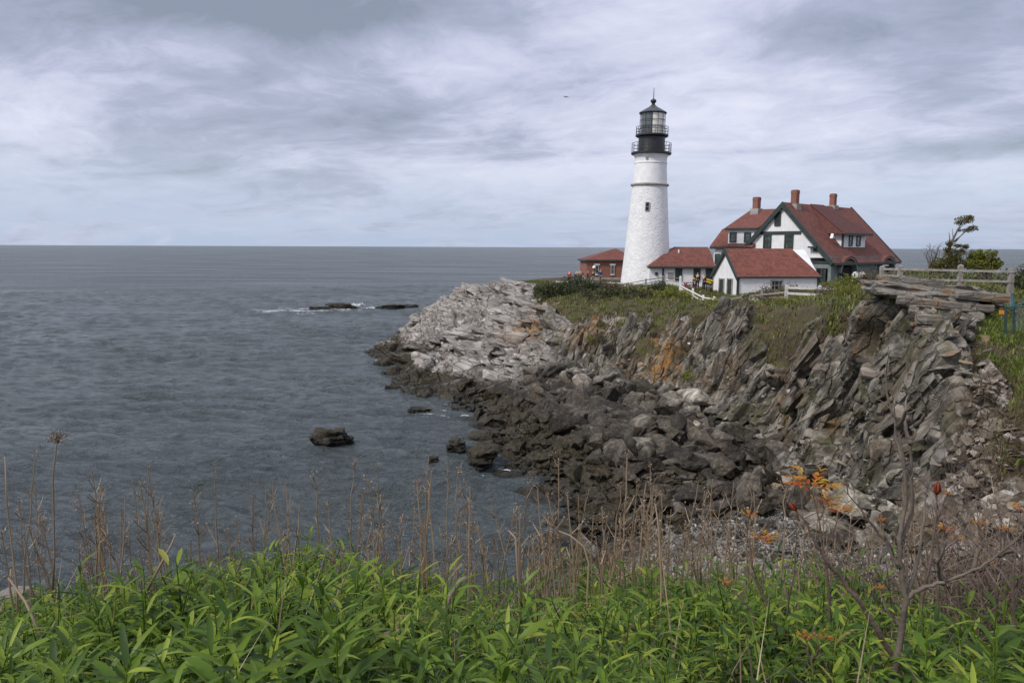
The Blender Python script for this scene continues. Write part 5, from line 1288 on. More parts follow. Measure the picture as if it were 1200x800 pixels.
def leafy_plant(seed, h, nleaf, Ls, ws, seg=5, stemw=.0035):
    r = random.Random(seed); V = []; F = []; off = 0
    lean = (r.uniform(-.18, .18), r.uniform(-.18, .18)); tw = r.uniform(0, 6)
    m = MB(); pts = [(lean[0] * f * f * h, lean[1] * f * f * h, h * f) for f in (0, .35, .7, 1)]; m.tube(pts, [stemw, stemw * .9, stemw * .7, stemw * .4], 5, cap=False)
    sv = np.array(m.v); sf = np.array(m.f); V.append(sv); F.append(sf); off += len(sv)
    for k in range(nleaf):
        f = .12 + .88 * (k + .5) / nleaf; a = tw + k * 2.4 + r.uniform(-.3, .3)
        L = Ls * (1.0 - .45 * abs(f - .6)) * r.uniform(.7, 1.15) * (1 if f < .85 else .75); up = .35 + .75 * f + r.uniform(-.2, .25)
        v, q = leaf_geo(L, ws * r.uniform(.75, 1.15) * L / Ls, up, r.uniform(.3, 1.0) * (1.1 - .6 * f), r.uniform(.15, .5), seg)
        ro = rotm(r.uniform(-.3, .3), 0, a)
        o = np.array([lean[0] * f * f * h, lean[1] * f * f * h, h * f]); V.append(v @ ro.T + o); F.append(q + off); off += len(v)
    return np.concatenate(V), np.concatenate(F)
rp = random.Random(77)
PV = [leafy_plant(k, rp.uniform(.26, .42), rp.randint(18, 26), rp.uniform(.125, .18), rp.uniform(.019, .028)) for k in range(14)]
PL = [leafy_plant(60 + k, rp.uniform(.24, .4), rp.randint(14, 19), rp.uniform(.115, .165), rp.uniform(.018, .026), 3) for k in range(12)]
PV += [leafy_plant(130 + k, rp.uniform(.2, .4), rp.randint(28, 40), rp.uniform(.06, .09), rp.uniform(.009, .013), 4) for k in range(6)]
PL += [leafy_plant(160 + k, rp.uniform(.2, .38), rp.randint(22, 30), rp.uniform(.06, .09), rp.uniform(.009, .014), 3) for k in range(5)]
PM = [mesh_np('leafy_plant', v, f, smooth=True) for v, f in PV]
for me in PM: me.materials.append(M_LEAF)
def in_view(x, y, z, pad=90):
    d = CROT.transposed() @ (Vector((x, y, z)) - CPOS)
    if d.z > -.1: return False
    px, py = 600 + FPX * d.x / -d.z, 400 - FPX * d.y / -d.z
    return -pad < px < 1200 + pad and py < 800 + pad * 2.2
spots = []
for k in range(9000):
    y = 1.25 + (rp.random() ** .75) * 4.6; x = rp.uniform(-1, 1) * (y * .75 + .45)
    e = edge_y(x)
    if y > e + .3: continue
    z = bank_z(x, y)
    if not in_view(x, y, z): continue
    thin = vnoise(np.array([[x * 1.1, y * 1.1, 0.3]]), 44)[0]
    px = 600 + FPX * x / y
    if rp.random() < (.8 if thin < -.22 else .25 if thin < .1 else .08): continue
    if px > 930 and rp.random() < .6: continue
    if px > 1120 and y > 2.9 and rp.random() < .75: continue
    if any((x - a) ** 2 + (y - b) ** 2 < (.055 + .012 * y) ** 2 for a, b, *_ in spots[-260:]): continue
    spots.append((x, y, z, rp.random()))
spots.sort(key=lambda s: s[1])
hp = Heap(); V = []; F = []; off = 0; cnt = 0
for i, (x, y, z, q) in enumerate(spots):
    sc_ = rp.uniform(.78, 1.1) * (1 + .45 * vnoise(np.array([[x * 1.6, y * 1.6, 2.0]]), 71)[0]) * (.9 if 600 + FPX * x / y > 940 else 1.0); rz = rp.uniform(0, 6.28); rx, ry = rp.gauss(0, .12), rp.gauss(0, .12)
    if cnt < 290 and i % 2 == 0 or (cnt < 290 and y < 2.4):
        o = link('leafy_plant', rp.choice(PM)); o.location = (x, y, z - .02); o.rotation_euler = (rx, ry, rz); o.scale = (sc_,) * 3; cnt += 1
        tag(o, 'bright green leafy plant with narrow lance shaped leaves growing on the near bank', 'plant', 'green leafy plants covering the near bank')
    else:
        v, f = rp.choice(PL); V.append((v * sc_) @ rotm(rx, ry, rz).T + np.array([x, y, z - .02])); F.append(f + off); off += len(v)
# dead grass and low blades between the plants
g = np.random.default_rng(5); n = 9000
y = 1.2 + g.random(n) ** .8 * 4.6; x = g.uniform(-1, 1, n) * (y * .75 + .4); z = np.array([bank_z(a, b) for a, b in zip(x, y)])
tag(link('ground_cover', mesh_np('ground_cover', np.concatenate(V), np.concatenate(F), smooth=True), M_LEAF), kind='stuff')
def straw():
    V = []; k = n; a = g.uniform(0, 6.283, k); L = g.uniform(.08, .30, k) * np.where(g.random(k) < .12, 1.9, 1); el = g.uniform(-.1, 1.35, k); w_ = g.uniform(.0012, .0028, k)
    d = np.stack([np.cos(a) * np.cos(el), np.sin(a) * np.cos(el), np.sin(el)], 1) * L[:, None]; s = np.stack([-np.sin(a), np.cos(a), np.zeros(k)], 1) * w_[:, None]
    o = np.stack([x, y, z + .01], 1); mid = o + d * .5 + np.array([0, 0, .02]); tip = o + d
    V = np.stack([o - s, o + s, mid + s, mid - s, tip], 1).reshape(-1, 3); i = np.arange(k) * 5
    tag(link('dead_grass', mesh_np('dead_grass', V, np.stack([i, i + 1, i + 2, i + 3], 1), np.stack([i + 3, i + 2, i + 4], 1)), M_STEM), kind='stuff')
straw()

# ------------------------------------------------------------------ last year's dry stalks
def stalk_geo(seed, h=1.0, twigs=8, head=True, rad=.0042, crook=.03):
    r = random.Random(seed); m = MB(); k = 9; pts = []; x = y = 0; lx, ly = r.uniform(-.1, .1), r.uniform(-.1, .1)
    for i in range(k + 1):
        f = i / k; x += r.gauss(0, crook * .35) * .35 + lx / k; y += r.gauss(0, crook * .35) * .35 + ly / k; pts.append(Vector((x, y, h * f)))
    m.tube(pts, [rad * (1.0 - .6 * i / k) for i in range(k + 1)], 5)
    tips = [pts[-1]]
    for t in range(twigs):
        f = r.uniform(.55, .98); i = int(f * k); o = pts[i].lerp(pts[min(i + 1, k)], f * k - i); a = r.uniform(0, 6.28); L = r.uniform(.03, .12) * (1.25 - f) * 2.2
        e = o + Vector((math.cos(a) * L * .6, math.sin(a) * L * .6, L * .9)); m.tube([o, o.lerp(e, .5) + Vector((0, 0, -.006)), e], [rad * .4, rad * .32, rad * .2], 4); tips.append(e)
    V = np.array([v[:] for v in m.v]); Q = [f for f in m.f if len(f) == 4]; T = [f for f in m.f if len(f) == 3] ; P5 = [f for f in m.f if len(f) == 5]
    for f in P5: T += [(f[0], f[j], f[j + 1]) for j in range(1, 4)]
    hv = None
    if head:
        VV = []; 
        for tp in tips:
            for q in range(r.randint(7, 14) if tp is tips[0] else r.randint(2, 6)):
                c = tp + Vector((r.gauss(0, .010), r.gauss(0, .010), r.gauss(.004, .016))); d = Vector((r.gauss(0, 1), r.gauss(0, 1), r.gauss(.4, 1))).normalized() * r.uniform(.004, .011); s = d.orthogonal().normalized() * .003
                VV += [c - d, c + s, c + d, c - s]
        n0 = len(V); V = np.concatenate([V, np.array([v[:] for v in VV])]); Q = Q + [tuple(n0 + 4 * i + j for j in range(4)) for i in range(len(VV) // 4)]
    return V, np.array(Q), np.array(T)
ST = []
for k in range(16):
    v, q, t_ = stalk_geo(300 + k, 1.0, rp.randint(2, 12), k % 4 != 3, rp.uniform(.0060, .0092), rp.uniform(.02, .075)); me = mesh_np('dry_stalk', v, q, t_); me.materials.append(M_STEM); ST.append(me)
def stalk(px, topy, Y, lean=None):
    x = P(px, 600, Y=Y).x; z = bank_z(x, Y); h = P(px, topy, Y=Y).z - z
    if h < .12: return
    o = link('dry_stalk', rp.choice(ST)); o.location = (x, Y, z - .02); o.scale = (min(1, h + .25), min(1, h + .25), h); o.rotation_euler = (rp.gauss(0, .06), lean if lean is not None else rp.gauss(0, .07), rp.uniform(0, 6.28))
    tag(o, 'thin brown dead weed stalk standing up out of the green bank', 'weed stalk', 'dead weed stalks along the edge of the bank')
ZONES = ((0, 110, 12, 555, 670), (90, 240, 30, 560, 670), (230, 460, 42, 555, 665), (440, 640, 42, 545, 660), (610, 890, 116, 555, 660), (880, 1200, 50, 560, 690))
for a, b, n_, t0, t1 in ZONES:
    for k in range(n_):
        px = rp.uniform(a, b); Y = rp.uniform(3.6, 5.2); ty = t0 + (t1 - t0) * rp.random() ** .9; stalk(px, ty, Y)
for px, ty in ((187, 538), (118, 548), (296, 573), (248, 556), (368, 550), (394, 545), (452, 530), (490, 528), (518, 545), (604, 545), (655, 540), (730, 530), (775, 545), (790, 560), (35, 565), (12, 535)): stalk(px, ty, rp.uniform(4.1, 4.9), 0.0)
# fine undergrowth of short dead twigs at the lip of the bank
def lip():
    hp = Heap(); V = []; Q = []; T = []; off = 0
    for k in range(420):
        px = rp.uniform(-20, 1220); Y = rp.uniform(4.2, 5.6); x = P(px, 600, Y=Y).x; v, q, t_ = stalk_geo(2000 + k % 40, 1.0, 6, k % 2 == 0, .0022, .12)
        h = rp.uniform(.18, .5); v = (v * np.array([h * 1.5, h * 1.5, h])) @ rotm(rp.gauss(0, .25), rp.gauss(0, .25), rp.uniform(0, 6)).T + np.array([x, Y, bank_z(x, Y) - .02]); V.append(v); Q.append(q + off); T.append(t_ + off); off += len(v)
    tag(link('dead_undergrowth', mesh_np('dead_undergrowth', np.concatenate(V), np.concatenate(Q), np.concatenate(T)), M_STEM), kind='stuff')
lip()

# particular stalks and sticks one can point to
def special(name, label, cat, pts, Y0, Y1, r0, r1, mat, extra=None):
    q = [P(px, py, Y=Y0 + (Y1 - Y0) * k / (len(pts) - 1)) for k, (px, py) in enumerate(pts)]
    b = q[0].copy(); root = empty(name, b, label=label, cat=cat); n = len(q)
    m = MB(); m.tube([p - b for p in q], [r0 + (r1 - r0) * k / (n - 1) for k in range(n)], 7); m.build('stem', mat, root, True)
    if extra: extra(root, q, b)
    return root
def umbel(root, q, b, n=150, rad=.038):
    r = random.Random(4); m = MB(); tip = q[-1] - b; VV = []
    for k in range(26):
        a = r.uniform(0, 6.28); e = tip + Vector((math.cos(a) * rad * r.uniform(.3, 1.2), math.sin(a) * rad * r.uniform(.3, 1.2), r.uniform(-.01, .03))); m.tube([tip + Vector((0, 0, -.03)), tip.lerp(e, .6) + Vector((0, 0, -.008)), e], [.0016, .0013, .001], 4)
    m.build('umbel', M_HEAD, root)
    for k in range(n):
        c = tip + Vector((r.gauss(0, rad * .6), r.gauss(0, rad * .6), r.gauss(.006, .012))); d = Vector((r.gauss(0, 1), r.gauss(0, 1), r.gauss(0, 1))).normalized() * r.uniform(.004, .009); s = d.orthogonal().normalized() * .003; VV += [c - d, c + s, c + d, c - s]
    link('seed_head', mesh_np('seed_head', np.array([v[:] for v in VV]), np.arange(len(VV)).reshape(-1, 4)), M_HEAD, root)
special('tall_weed', 'tall dead weed with a round dry seed head at the left, tallest stalk there', 'weed', [(62, 690), (64, 650), (63, 600), (62, 560), (66, 525), (67, 513)], 3.6, 3.6, .0052, .003, M_STEM, umbel)
special('tall_weed', 'thick brown dead weed at the left edge beside the one with the round seed head', 'weed', [(22, 760), (20, 690), (14, 640), (8, 590), (6, 535)], 3.2, 3.3, .0052, .003, M_STEM)
special('broken_stalk', 'pale broken straw coloured stalk leaning right out of the green leaves', 'stalk', [(172, 692), (186, 665), (200, 640), (206, 625)], 3.0, 3.1, .007, .003, M_STEM)
special('broken_stalk', 'long thin pale stalk slanting up from the bottom of the green leaves', 'stalk', [(366, 788), (378, 745), (394, 700), (412, 657)], 2.2, 2.5, .0045, .002, M_STEM)
special('broken_stalk', 'pale stub of stalk slanting down at the left edge of the leaves', 'stalk', [(48, 745), (30, 705), (10, 677)], 2.6, 2.8, .006, .004, M_STEM)
special('arched_stalk', 'dead stalk arching over to the left among the tall weeds in the middle', 'stalk', [(690, 760), (688, 700), (690, 660), (684, 640), (668, 627), (655, 622)], 3.0, 3.2, .005, .0035, M_STEM)
special('dead_stalk', 'thick dark dead stalk rising straight from the leaves below the pebble beach', 'stalk', [(775, 790), (774, 730), (775, 680), (772, 620), (768, 590)], 2.7, 2.9, .0052, .003, M_STEM)
special('dead_stalk', 'stout dead stalk with a crooked top left of the pebble beach', 'stalk', [(612, 760), (609, 700), (606, 660), (604, 630), (597, 622)], 2.8, 2.9, .006, .004, M_STEM)
M_DRIFT = paint('weathered_wood', (.27, .22, .185), .85, .4, 14, .5, 40)
special('driftwood_stick', 'weathered grey stick lying across the green leaves in the middle', 'stick', [(434, 753), (452, 744), (472, 738), (478, 741)], 2.15, 2.2, .012, .009, M_DRIFT)
special('driftwood_stick', 'bent grey stick standing half hidden in the leaves above the lying one', 'stick', [(520, 725), (526, 700), (540, 680), (546, 675)], 2.7, 2.8, .013, .007, M_DRIFT)
w0 = P(9, 704, Y=4.5); v, f = hull_rock(905, (1, 1, 1), 18, 3, .04); o = link('pale_rock', mesh_np('pale_rock', v * np.array([.26, .3, .16]), tris=f), M_LEDGE); o.location = w0; tag(o, 'pale grey stone at the left edge of the green bank', 'rock')

# ------------------------------------------------------------------ young sumac shoots and the bare bush at the right
M_SUM = leaf_mat('sumac_leaf', [(0, (.30, .055, .02)), (.4, (.48, .17, .02)), (.75, (.55, .28, .03)), (1, (.35, .30, .05))], .45)
M_RED = leaf_mat('red_bud', [(0, (.13, .012, .016)), (.6, (.26, .028, .022)), (1, (.32, .09, .03))], .3)
M_SBARK = paint('sumac_bark', (.155, .105, .085), .8, .4, 10, .3, 60)
def tuft_leaves(tip, d, n, L, seed, mat, root, name='leaf_tuft'):
    """a tuft of small feathered leaves opening from a bud"""
    r = random.Random(seed); V = []; F = []; off = 0
    for k in range(n):
        a = 6.28 * k / n + r.uniform(-.4, .4); dr = (Vector((math.cos(a), math.sin(a) * .8, r.uniform(.2, 1.0)))).normalized()
        for j in range(4):
            o = tip + dr * L * (.25 + .22 * j); 
            for sd in (-1, 1):
                v, q = leaf_geo(L * r.uniform(.32, .48), L * .15, .3, .5, .3, 3); az = math.atan2(dr.y, dr.x) + sd * .85
                V.append(v @ rotm(r.uniform(-.5, .5), -r.uniform(.1, .7), az).T + np.array(o)); F.append(q + off); off += len(v)
    return link(name, mesh_np(name, np.concatenate(V), np.concatenate(F), smooth=True), mat, root)
def bud(tip, d, L, root, seed):
    r = random.Random(seed); m = MB(); d = d.normalized()
    for k in range(5):
        s = d.orthogonal().normalized(); s.rotate(Matrix.Rotation(6.28 * k / 5, 3, d)); m.tube([tip - d * L * .2, tip + d * L * .25 + s * L * .22, tip + d * L * .75 + s * L * .16, tip + d * L * 1.05 + s * L * .03], [L * .07, L * .13, L * .10, L * .015], 5)
    return m.build('bud', M_RED, root, True)
def shoot(label, branches, Y, r0, ends, name='sumac_shrub', mat=M_SBARK, cat='shrub'):
    q0 = P(*branches[0][0], Y=Y); root = empty(name, q0, label=label, cat=cat); m = MB(); r = random.Random(hash(label) % 999 if False else len(label)); tips = []
    for bi, pts in enumerate(branches):
        dy = r.uniform(-.18, .25) if bi else 0; n = len(pts); q = [P(px, py, Y=Y + dy * k / (n - 1)) - q0 for k, (px, py) in enumerate(pts)]
        # finer, slightly knobbly line
        fine = []; 
        for a, b in zip(q, q[1:]):
            for j in range(4): fine.append(a.lerp(b, j / 4) + Vector((r.gauss(0, .0022), r.gauss(0, .0022), r.gauss(0, .0022))))
        fine.append(q[-1]); N_ = len(fine); rr0 = r0 * (1 if bi == 0 else .62)
        for j in range(max(2, N_ // 4)):                           # fine side twigs
            i0 = r.randint(N_ // 4, N_ - 2); a_ = fine[i0]; dd = (fine[i0 + 1] - a_).normalized(); sd = Vector((r.gauss(0, 1), r.gauss(0, .6), r.gauss(.5, .6))).normalized(); e_ = a_ + (dd * .5 + sd).normalized() * r.uniform(.03, .11); m.tube([a_, a_.lerp(e_, .5) + Vector((0, 0, .006)), e_], [.0022, .0017, .0009], 4, cap=False)
        m.tube(fine, [rr0 * (1 - .82 * (k / (N_ - 1)) ** .75) * (1.18 if k % 4 == 0 else 1) for k in range(N_)], 7); tips.append((q[-1], q[-1] - q[-2]))
    m.build('branch', mat, root, True)
    for bi, kind, size in ends:
        tp, d = tips[bi]
        if kind == 'bud': bud(tp, d, size, root, bi)
        elif kind == 'leaf': tuft_leaves(tp, d, 7, size, 31 + bi, M_SUM, root)
        elif kind == 'mix': tuft_leaves(tp, d, 5, size, 71 + bi, M_SUM, root); bud(tp, d, size * .35, root, bi)
    return root
shoot('sumac shoot with a large orange feathery leaf cluster at its tip', [[(975, 770), (972, 700), (966, 650), (960, 615), (953, 573)], [(966, 650), (978, 620), (985, 600)], [(960, 610), (968, 592)]], 2.9, .0085, ((0, 'leaf', .105), (1, 'leaf', .06), (2, 'leaf', .065)))
shoot('slanting sumac branch with a red bud at its upper left tip', [[(1052, 780), (1030, 740), (1000, 695), (975, 665), (958, 640), (944, 612), (932, 597)]], 2.35, .011, ((0, 'bud', .032),))
shoot('pale bare branch slanting across the cliff foot to the right', [[(1045, 645), (1026, 620), (1008, 596), (988, 573)]], 2.5, .007, (), cat='branch', name='bare_branch')
shoot('sumac shoot with yellow orange leaves left of the large orange cluster', [[(918, 760), (905, 722), (890, 690), (880, 655), (875, 620), (878, 606)], [(918, 755), (924, 710), (932, 660), (934, 605)], [(892, 695), (894, 660), (897, 635)]], 2.7, .009, ((0, 'mix', .035), (1, 'bud', .012), (2, 'leaf', .055)))
shoot('small sumac twig with an orange tip low among the green leaves', [[(892, 745), (878, 712), (862, 695), (850, 684)]], 2.7, .006, ((0, 'mix', .03),))
shoot('sumac stem with a dark red bud in front of the cliff at the right', [[(1078, 720), (1085, 680), (1093, 640), (1097, 590), (1098, 577)], [(1094, 620), (1104, 595), (1110, 580)]], 2.7, .0085, ((0, 'bud', .042), (1, 'mix', .025)))
shoot('sumac stem with small red and yellow tufts beside the bare bush', [[(1098, 740), (1100, 690), (1104, 650), (1107, 622)], [(1102, 670), (1116, 640), (1122, 632)]], 2.8, .0075, ((0, 'mix', .04), (1, 'mix', .03)))
shoot('sumac shoot at the right edge with orange tips', [[(1196, 800), (1190, 740), (1186, 690), (1190, 640), (1196, 600)], [(1186, 690), (1172, 668), (1160, 660)], [(1190, 650), (1182, 632), (1180, 622)]], 2.6, .010, ((0, 'mix', .045), (1, 'mix', .02), (2, 'leaf', .03)))
shoot('low sumac twig with red brown young leaves at the foot of the bare bush', [[(955, 790), (948, 765), (944, 748)], [(952, 775), (960, 755), (968, 748)]], 2.2, .006, ((0, 'mix', .03), (1, 'mix', .028)))
shoot('large bare grey bush with a thick trunk forking upwards at the right', [
    [(1046, 810), (1052, 770), (1058, 735), (1062, 700), (1056, 665), (1054, 630), (1062, 590), (1060, 545), (1052, 500), (1040, 462), (1036, 432)],
    [(1062, 700), (1080, 690), (1105, 682), (1140, 668), (1170, 650), (1200, 622), (1215, 610)],
    [(1054, 635), (1070, 600), (1068, 560), (1067, 520), (1074, 500), (1100, 478), (1112, 452)],
    [(1060, 545), (1050, 515), (1048, 470), (1052, 455)], [(1067, 520), (1060, 500), (1062, 470), (1066, 455)], [(1062, 700), (1075, 660), (1083, 610), (1086, 560)], [(1056, 665), (1040, 640), (1032, 610)],
    [(1105, 682), (1098, 660), (1112, 630)], [(1140, 668), (1150, 640), (1146, 615)], [(1074, 500), (1085, 486), (1083, 470)], [(1052, 500), (1062, 482), (1072, 470)], [(1170, 650), (1185, 645), (1200, 650)], [(1058, 735), (1040, 715), (1030, 690)]], 2.3, .0135, ((6, 'mix', .02), (8, 'mix', .025), (12, 'mix', .02)), name='bare_bush', mat=M_BARK, cat='bush')
# brown brush on the right flank of the bank
def brush(px, py, Y, w_, h_, n, seed, label):
    b = P(px, py, Y=Y); z = bank_z(b.x, b.y); b = Vector((b.x, b.y, z)); root = empty('brush', b, label=label, cat='brush'); r = random.Random(seed); m = MB()
    for k in range(n):
        a = r.uniform(0, 6.28); o = Vector((r.uniform(-.5, .5) * w_, r.uniform(-.25, .25) * w_, -.05)); h = h_ * r.uniform(.45, 1.05); e = o + Vector((math.cos(a) * h * .35, math.sin(a) * h * .35, h)); c_ = o.lerp(e, .55) + Vector((r.gauss(0, .04), r.gauss(0, .04), 0)); m.tube([o, c_, e], [.0045, .0035, .0015], 4, cap=False)
        for j in range(r.randint(2, 5)):
            s_ = o.lerp(c_, r.random()) if r.random() < .4 else c_.lerp(e, r.random()); a2 = r.uniform(0, 6.28); L = r.uniform(.06, .2); t_ = s_ + Vector((math.cos(a2) * L, math.sin(a2) * L, L * r.uniform(.1, 1))); m.tube([s_, s_.lerp(t_, .5) + Vector((0, 0, .01)), t_], [.0025, .002, .001], 4, cap=False)
    m.build('branch', M_TWIG, root)
    V, F = cards((0, 0, h_ * .5), (w_ * .55, w_ * .4, h_ * .5), n * 9, .012, .035, seed); link('dry_leaves', mesh_np('dry_leaves', V, F), M_BUSHB, root)
brush(1150, 720, 4.3, 1.1, .8, 75, 61, 'tangle of brown twigs at the right edge below the scree slope')
brush(1085, 690, 5.2, 1.0, .95, 70, 62, 'brown twiggy brush behind the trunk of the bare bush')
brush(1195, 690, 5.6, 1.2, 1.0, 75, 63, 'tall brown brush at the far right under the eroded slope')
brush(1020, 700, 5.4, .8, .65, 45, 64, 'low brown brush left of the bare bush trunk')
brush(1130, 660, 7.5, 1.5, 1.15, 80, 65, 'distant brown thicket in the gully between the bank and the cliff')
brush(1050, 640, 9.5, 1.6, 1.6, 90, 66, 'brown thicket at the foot of the near cliff behind the bare bush')
brush(700, 660, 5.3, .7, .45, 45, 67, 'small brown twig tangle at the lip of the bank before the pebbles')
brush(120, 690, 4.9, .9, .6, 55, 68, 'thin brown twig tangle at the lip of the bank by the left weeds')
for px, py, Y, w_, h_, n, sd, lb in ((1170, 560, 13.6, 1.9, .8, 60, 81, 'brown scrub patch on the eroded slope at the right edge, upper one'), (1150, 615, 12.6, 2.2, .9, 70, 82, 'brown scrub patch low on the eroded slope at the right edge')):
    g_ = hit(px, py)[0]
    if g_ is None: continue
    bz_ = bank_z; bank_z = lambda x, y, g_=g_: g_.z
    b_ = brush(px, py, g_.y, w_, h_, n, sd, lb); bank_z = bz_
brush(1110, 745, 3.4, .7, .62, 60, 71, 'fine reddish brown twigs rising from the leaves right of the bare bush trunk')
brush(1185, 760, 3.2, .6, .75, 60, 72, 'fine twig tangle in the bottom right corner of the bank')
brush(985, 720, 4.2, .6, .5, 40, 73, 'sparse brown twigs between the orange leaved shoot and the bare bush')
# ------------------------------------------------------------------ fences
M_WOODG = paint('weathered_fence', (.30, .275, .245), .85, .3, 6, .4, 30); M_WOODW = paint('pale_fence', (.56, .54, .50), .8, .2, 5, .3, 30); M_WOODP = paint('white_fence', (.78, .77, .75), .7, .12, 4)
M_TEAL = paint('teal_metal', (.06, .16, .165), .5, .3, 8); M_TEALD = paint('dark_green_metal', (.03, .065, .06), .5, .3, 8); M_WIRE = paint('grey_wire', (.24, .25, .25), .5, .2, 8, metal=.4)
def rail_fence(name, label, posts, railpix, mat, pw, rw, cat='fence', wire=None, postmat=None):
    """posts: (px, top py, Y); railpix: per rail, the py at each post"""
    tops = [P(a, b, Y=Y) for a, b, Y in posts]; b0 = tops[0].copy(); gz, _ = ground(b0.x, b0.y); b0.z = gz.z if gz is not None else b0.z - 1
    root = empty(name, b0, label=label, cat=cat)
    for tp in tops:
        gz, _ = ground(tp.x, tp.y); zb = (gz.z if gz is not None else tp.z - 1.2) - .3
        zb = min(zb, tp.z - .5); m = MB(); m.bar(Vector((tp.x, tp.y, zb)) - b0, tp - b0, pw, pw, up=Vector((0, 1, 0))); m.add([tp - b0 + Vector((sx * pw / 2, sy * pw / 2, 0)) for sx, sy in ((-1, -1), (1, -1), (1, 1), (-1, 1))] + [tp - b0 + Vector((0, 0, pw * .3))], [(0, 1, 4), (1, 2, 4), (2, 3, 4), (3, 0, 4), (3, 2, 1, 0)]); m.build('post', postmat or mat, root)
    for ys in railpix:
        q = [P(a, y, Y=Y) - b0 for (a, b, Y), y in zip(posts, ys)]
        m = MB()
        for u, v in zip(q, q[1:]):
            off = Vector((0, -pw / 2 - rw * .25, 0)); m.bar(u + off, v + off + (v - u).normalized() * .02, rw * .55, rw)
        m.build('rail', mat, root)
    if wire:
        y0, y1 = wire; m = MB()
        for (a, b, Y), (a2, b2, Y2) in zip(posts, posts[1:]):
            A, B = P(a, y0, Y=Y) - b0, P(a2, y0, Y=Y2) - b0; C_, D_ = P(a, y1, Y=Y) - b0, P(a2, y1, Y=Y2) - b0; off = Vector((0, -.02, 0)); L = (B - A).length; h = (A - C_).length; st = .16
            k = -h
            while k < L:
                for sg in (0, 1):
                    s0, s1 = (k, k + h); t0, t1 = (0, 1) if sg else (1, 0)
                    c0, c1 = max(0, s0), min(L, s1)
                    if c1 - c0 < .02: continue
                    f0 = t0 + (t1 - t0) * (c0 - s0) / h; f1 = t0 + (t1 - t0) * (c1 - s0) / h
                    m.bar(A.lerp(B, c0 / L).lerp(C_.lerp(D_, c0 / L), 1 - f0) + off, A.lerp(B, c1 / L).lerp(C_.lerp(D_, c1 / L), 1 - f1) + off, .007)
                k += st
        m.build('wire_mesh', M_WIRE, root)
    return root
rail_fence('rail_fence', 'weathered grey rail fence with wire mesh along the right hand ledge', [(1034, 312.5, 27), (1055.5, 312, 26.5), (1126, 311, 25.6), (1185.5, 315.5, 25)], [(315.2, 315.4, 317, 318.2), (327, 327, 328.6, 329.8)], M_WOODG, .14, .075, wire=(316, 346))
rail_fence('rail_fence', 'pale three rail wooden fence on the slope right of the shed', [(922, 334.5, 55), (961, 335, 52), (992, 341, 50)], [(337, 338, 341.5), (343.5, 345.5, 348.5), (351.5, 353, 355.5)], M_WOODW, .2, .17)
rail_fence('rail_fence', 'dull grey rail fence running below the shed wall', [(846, 349, 64), (870, 346, 61), (893, 341.5, 58.5), (922, 338, 56.5)], [(351, 348, 345, 342), (356, 353, 350, 347.5)], M_WOODG, .18, .13)
rail_fence('path_fence', 'white rail fence with a tall white post climbing past the two dark figures', [(797.5, 324, 68), (812, 338, 67), (824, 346, 66), (837, 348, 65), (848, 350, 64.5)], [(335, 342.5, 348.5, 350.5, 352), (338, 346.5, 353.5, 355.5, 356.5)], M_WOODP, .17, .11)
rail_fence('railing', 'thin dark rail fence in front of the lighthouse foot', [(736, 331, 82), (757, 326.5, 82), (777, 323.5, 83), (797, 325, 83)], [(332, 328, 325, 326), (335.5, 331.5, 329, 330)], M_WOODG, .14, .09)
rail_fence('railing', 'low whitish railing along the viewpoint by the brick house', [(652, 329, 92), (672, 329.4, 91), (694, 330, 90), (716, 330.5, 89), (733, 331, 88)], [(330, 330.4, 331, 331.5, 332), (333, 333.3, 334, 334.4, 335)], M_WOODW, .13, .12)
def chain_fence():
    Y = 20.0; c = P(1178, 384, Y=Y); root = empty('wire_gate', c, label='dark green and teal metal wire fence end at the right edge', cat='fence'); q = lambda px, py, y=Y: P(px, py, Y=y) - c
    for px, t, bt, mt in ((1178.5, 357.5, 392, M_TEALD), (1188, 356, 388, M_TEALD), (1186.5, 343, 366, M_TEAL)): m = MB(); m.tube([q(px, bt), q(px, t)], .032 if mt is M_TEALD else .04, 8); m.build('post', mt, root)
    m = MB(); m.tube([q(1177.5, 358.5), q(1188, 358.2), q(1212, 351.5, 19.4)], .026, 8); m.build('top_rail', M_TEAL, root); m = MB(); m.tube([q(1178, 359.5), q(1212, 359.5, 19.6)], .022, 8); m.build('brace', M_TEALD, root)
    m = MB()
    for k in range(18):
        a = 1189 + k * 1.6; m.bar(q(a, 359), q(a - 7, 386), .006); m.bar(q(a - 6, 359), q(a + 3, 386), .006)
    m.build('wire_mesh', M_WIRE, root)
chain_fence()
# small orange marker by the end post
c = P(1174.3, 368.5, Y=22.5); M_ORNG = paint('orange_plastic', (.75, .27, .03), .5, .1); root = empty('marker', c, label='small orange marker on the grass beside the fence end post', cat='marker')
MB().box((0, 0, .07), (.19, .03, .12), Matrix.Rotation(.06, 3, 'Y')).build('panel', M_ORNG, root); MB().box((0, .02, -.05), (.03, .02, .3)).build('stake', M_WOODG, root)
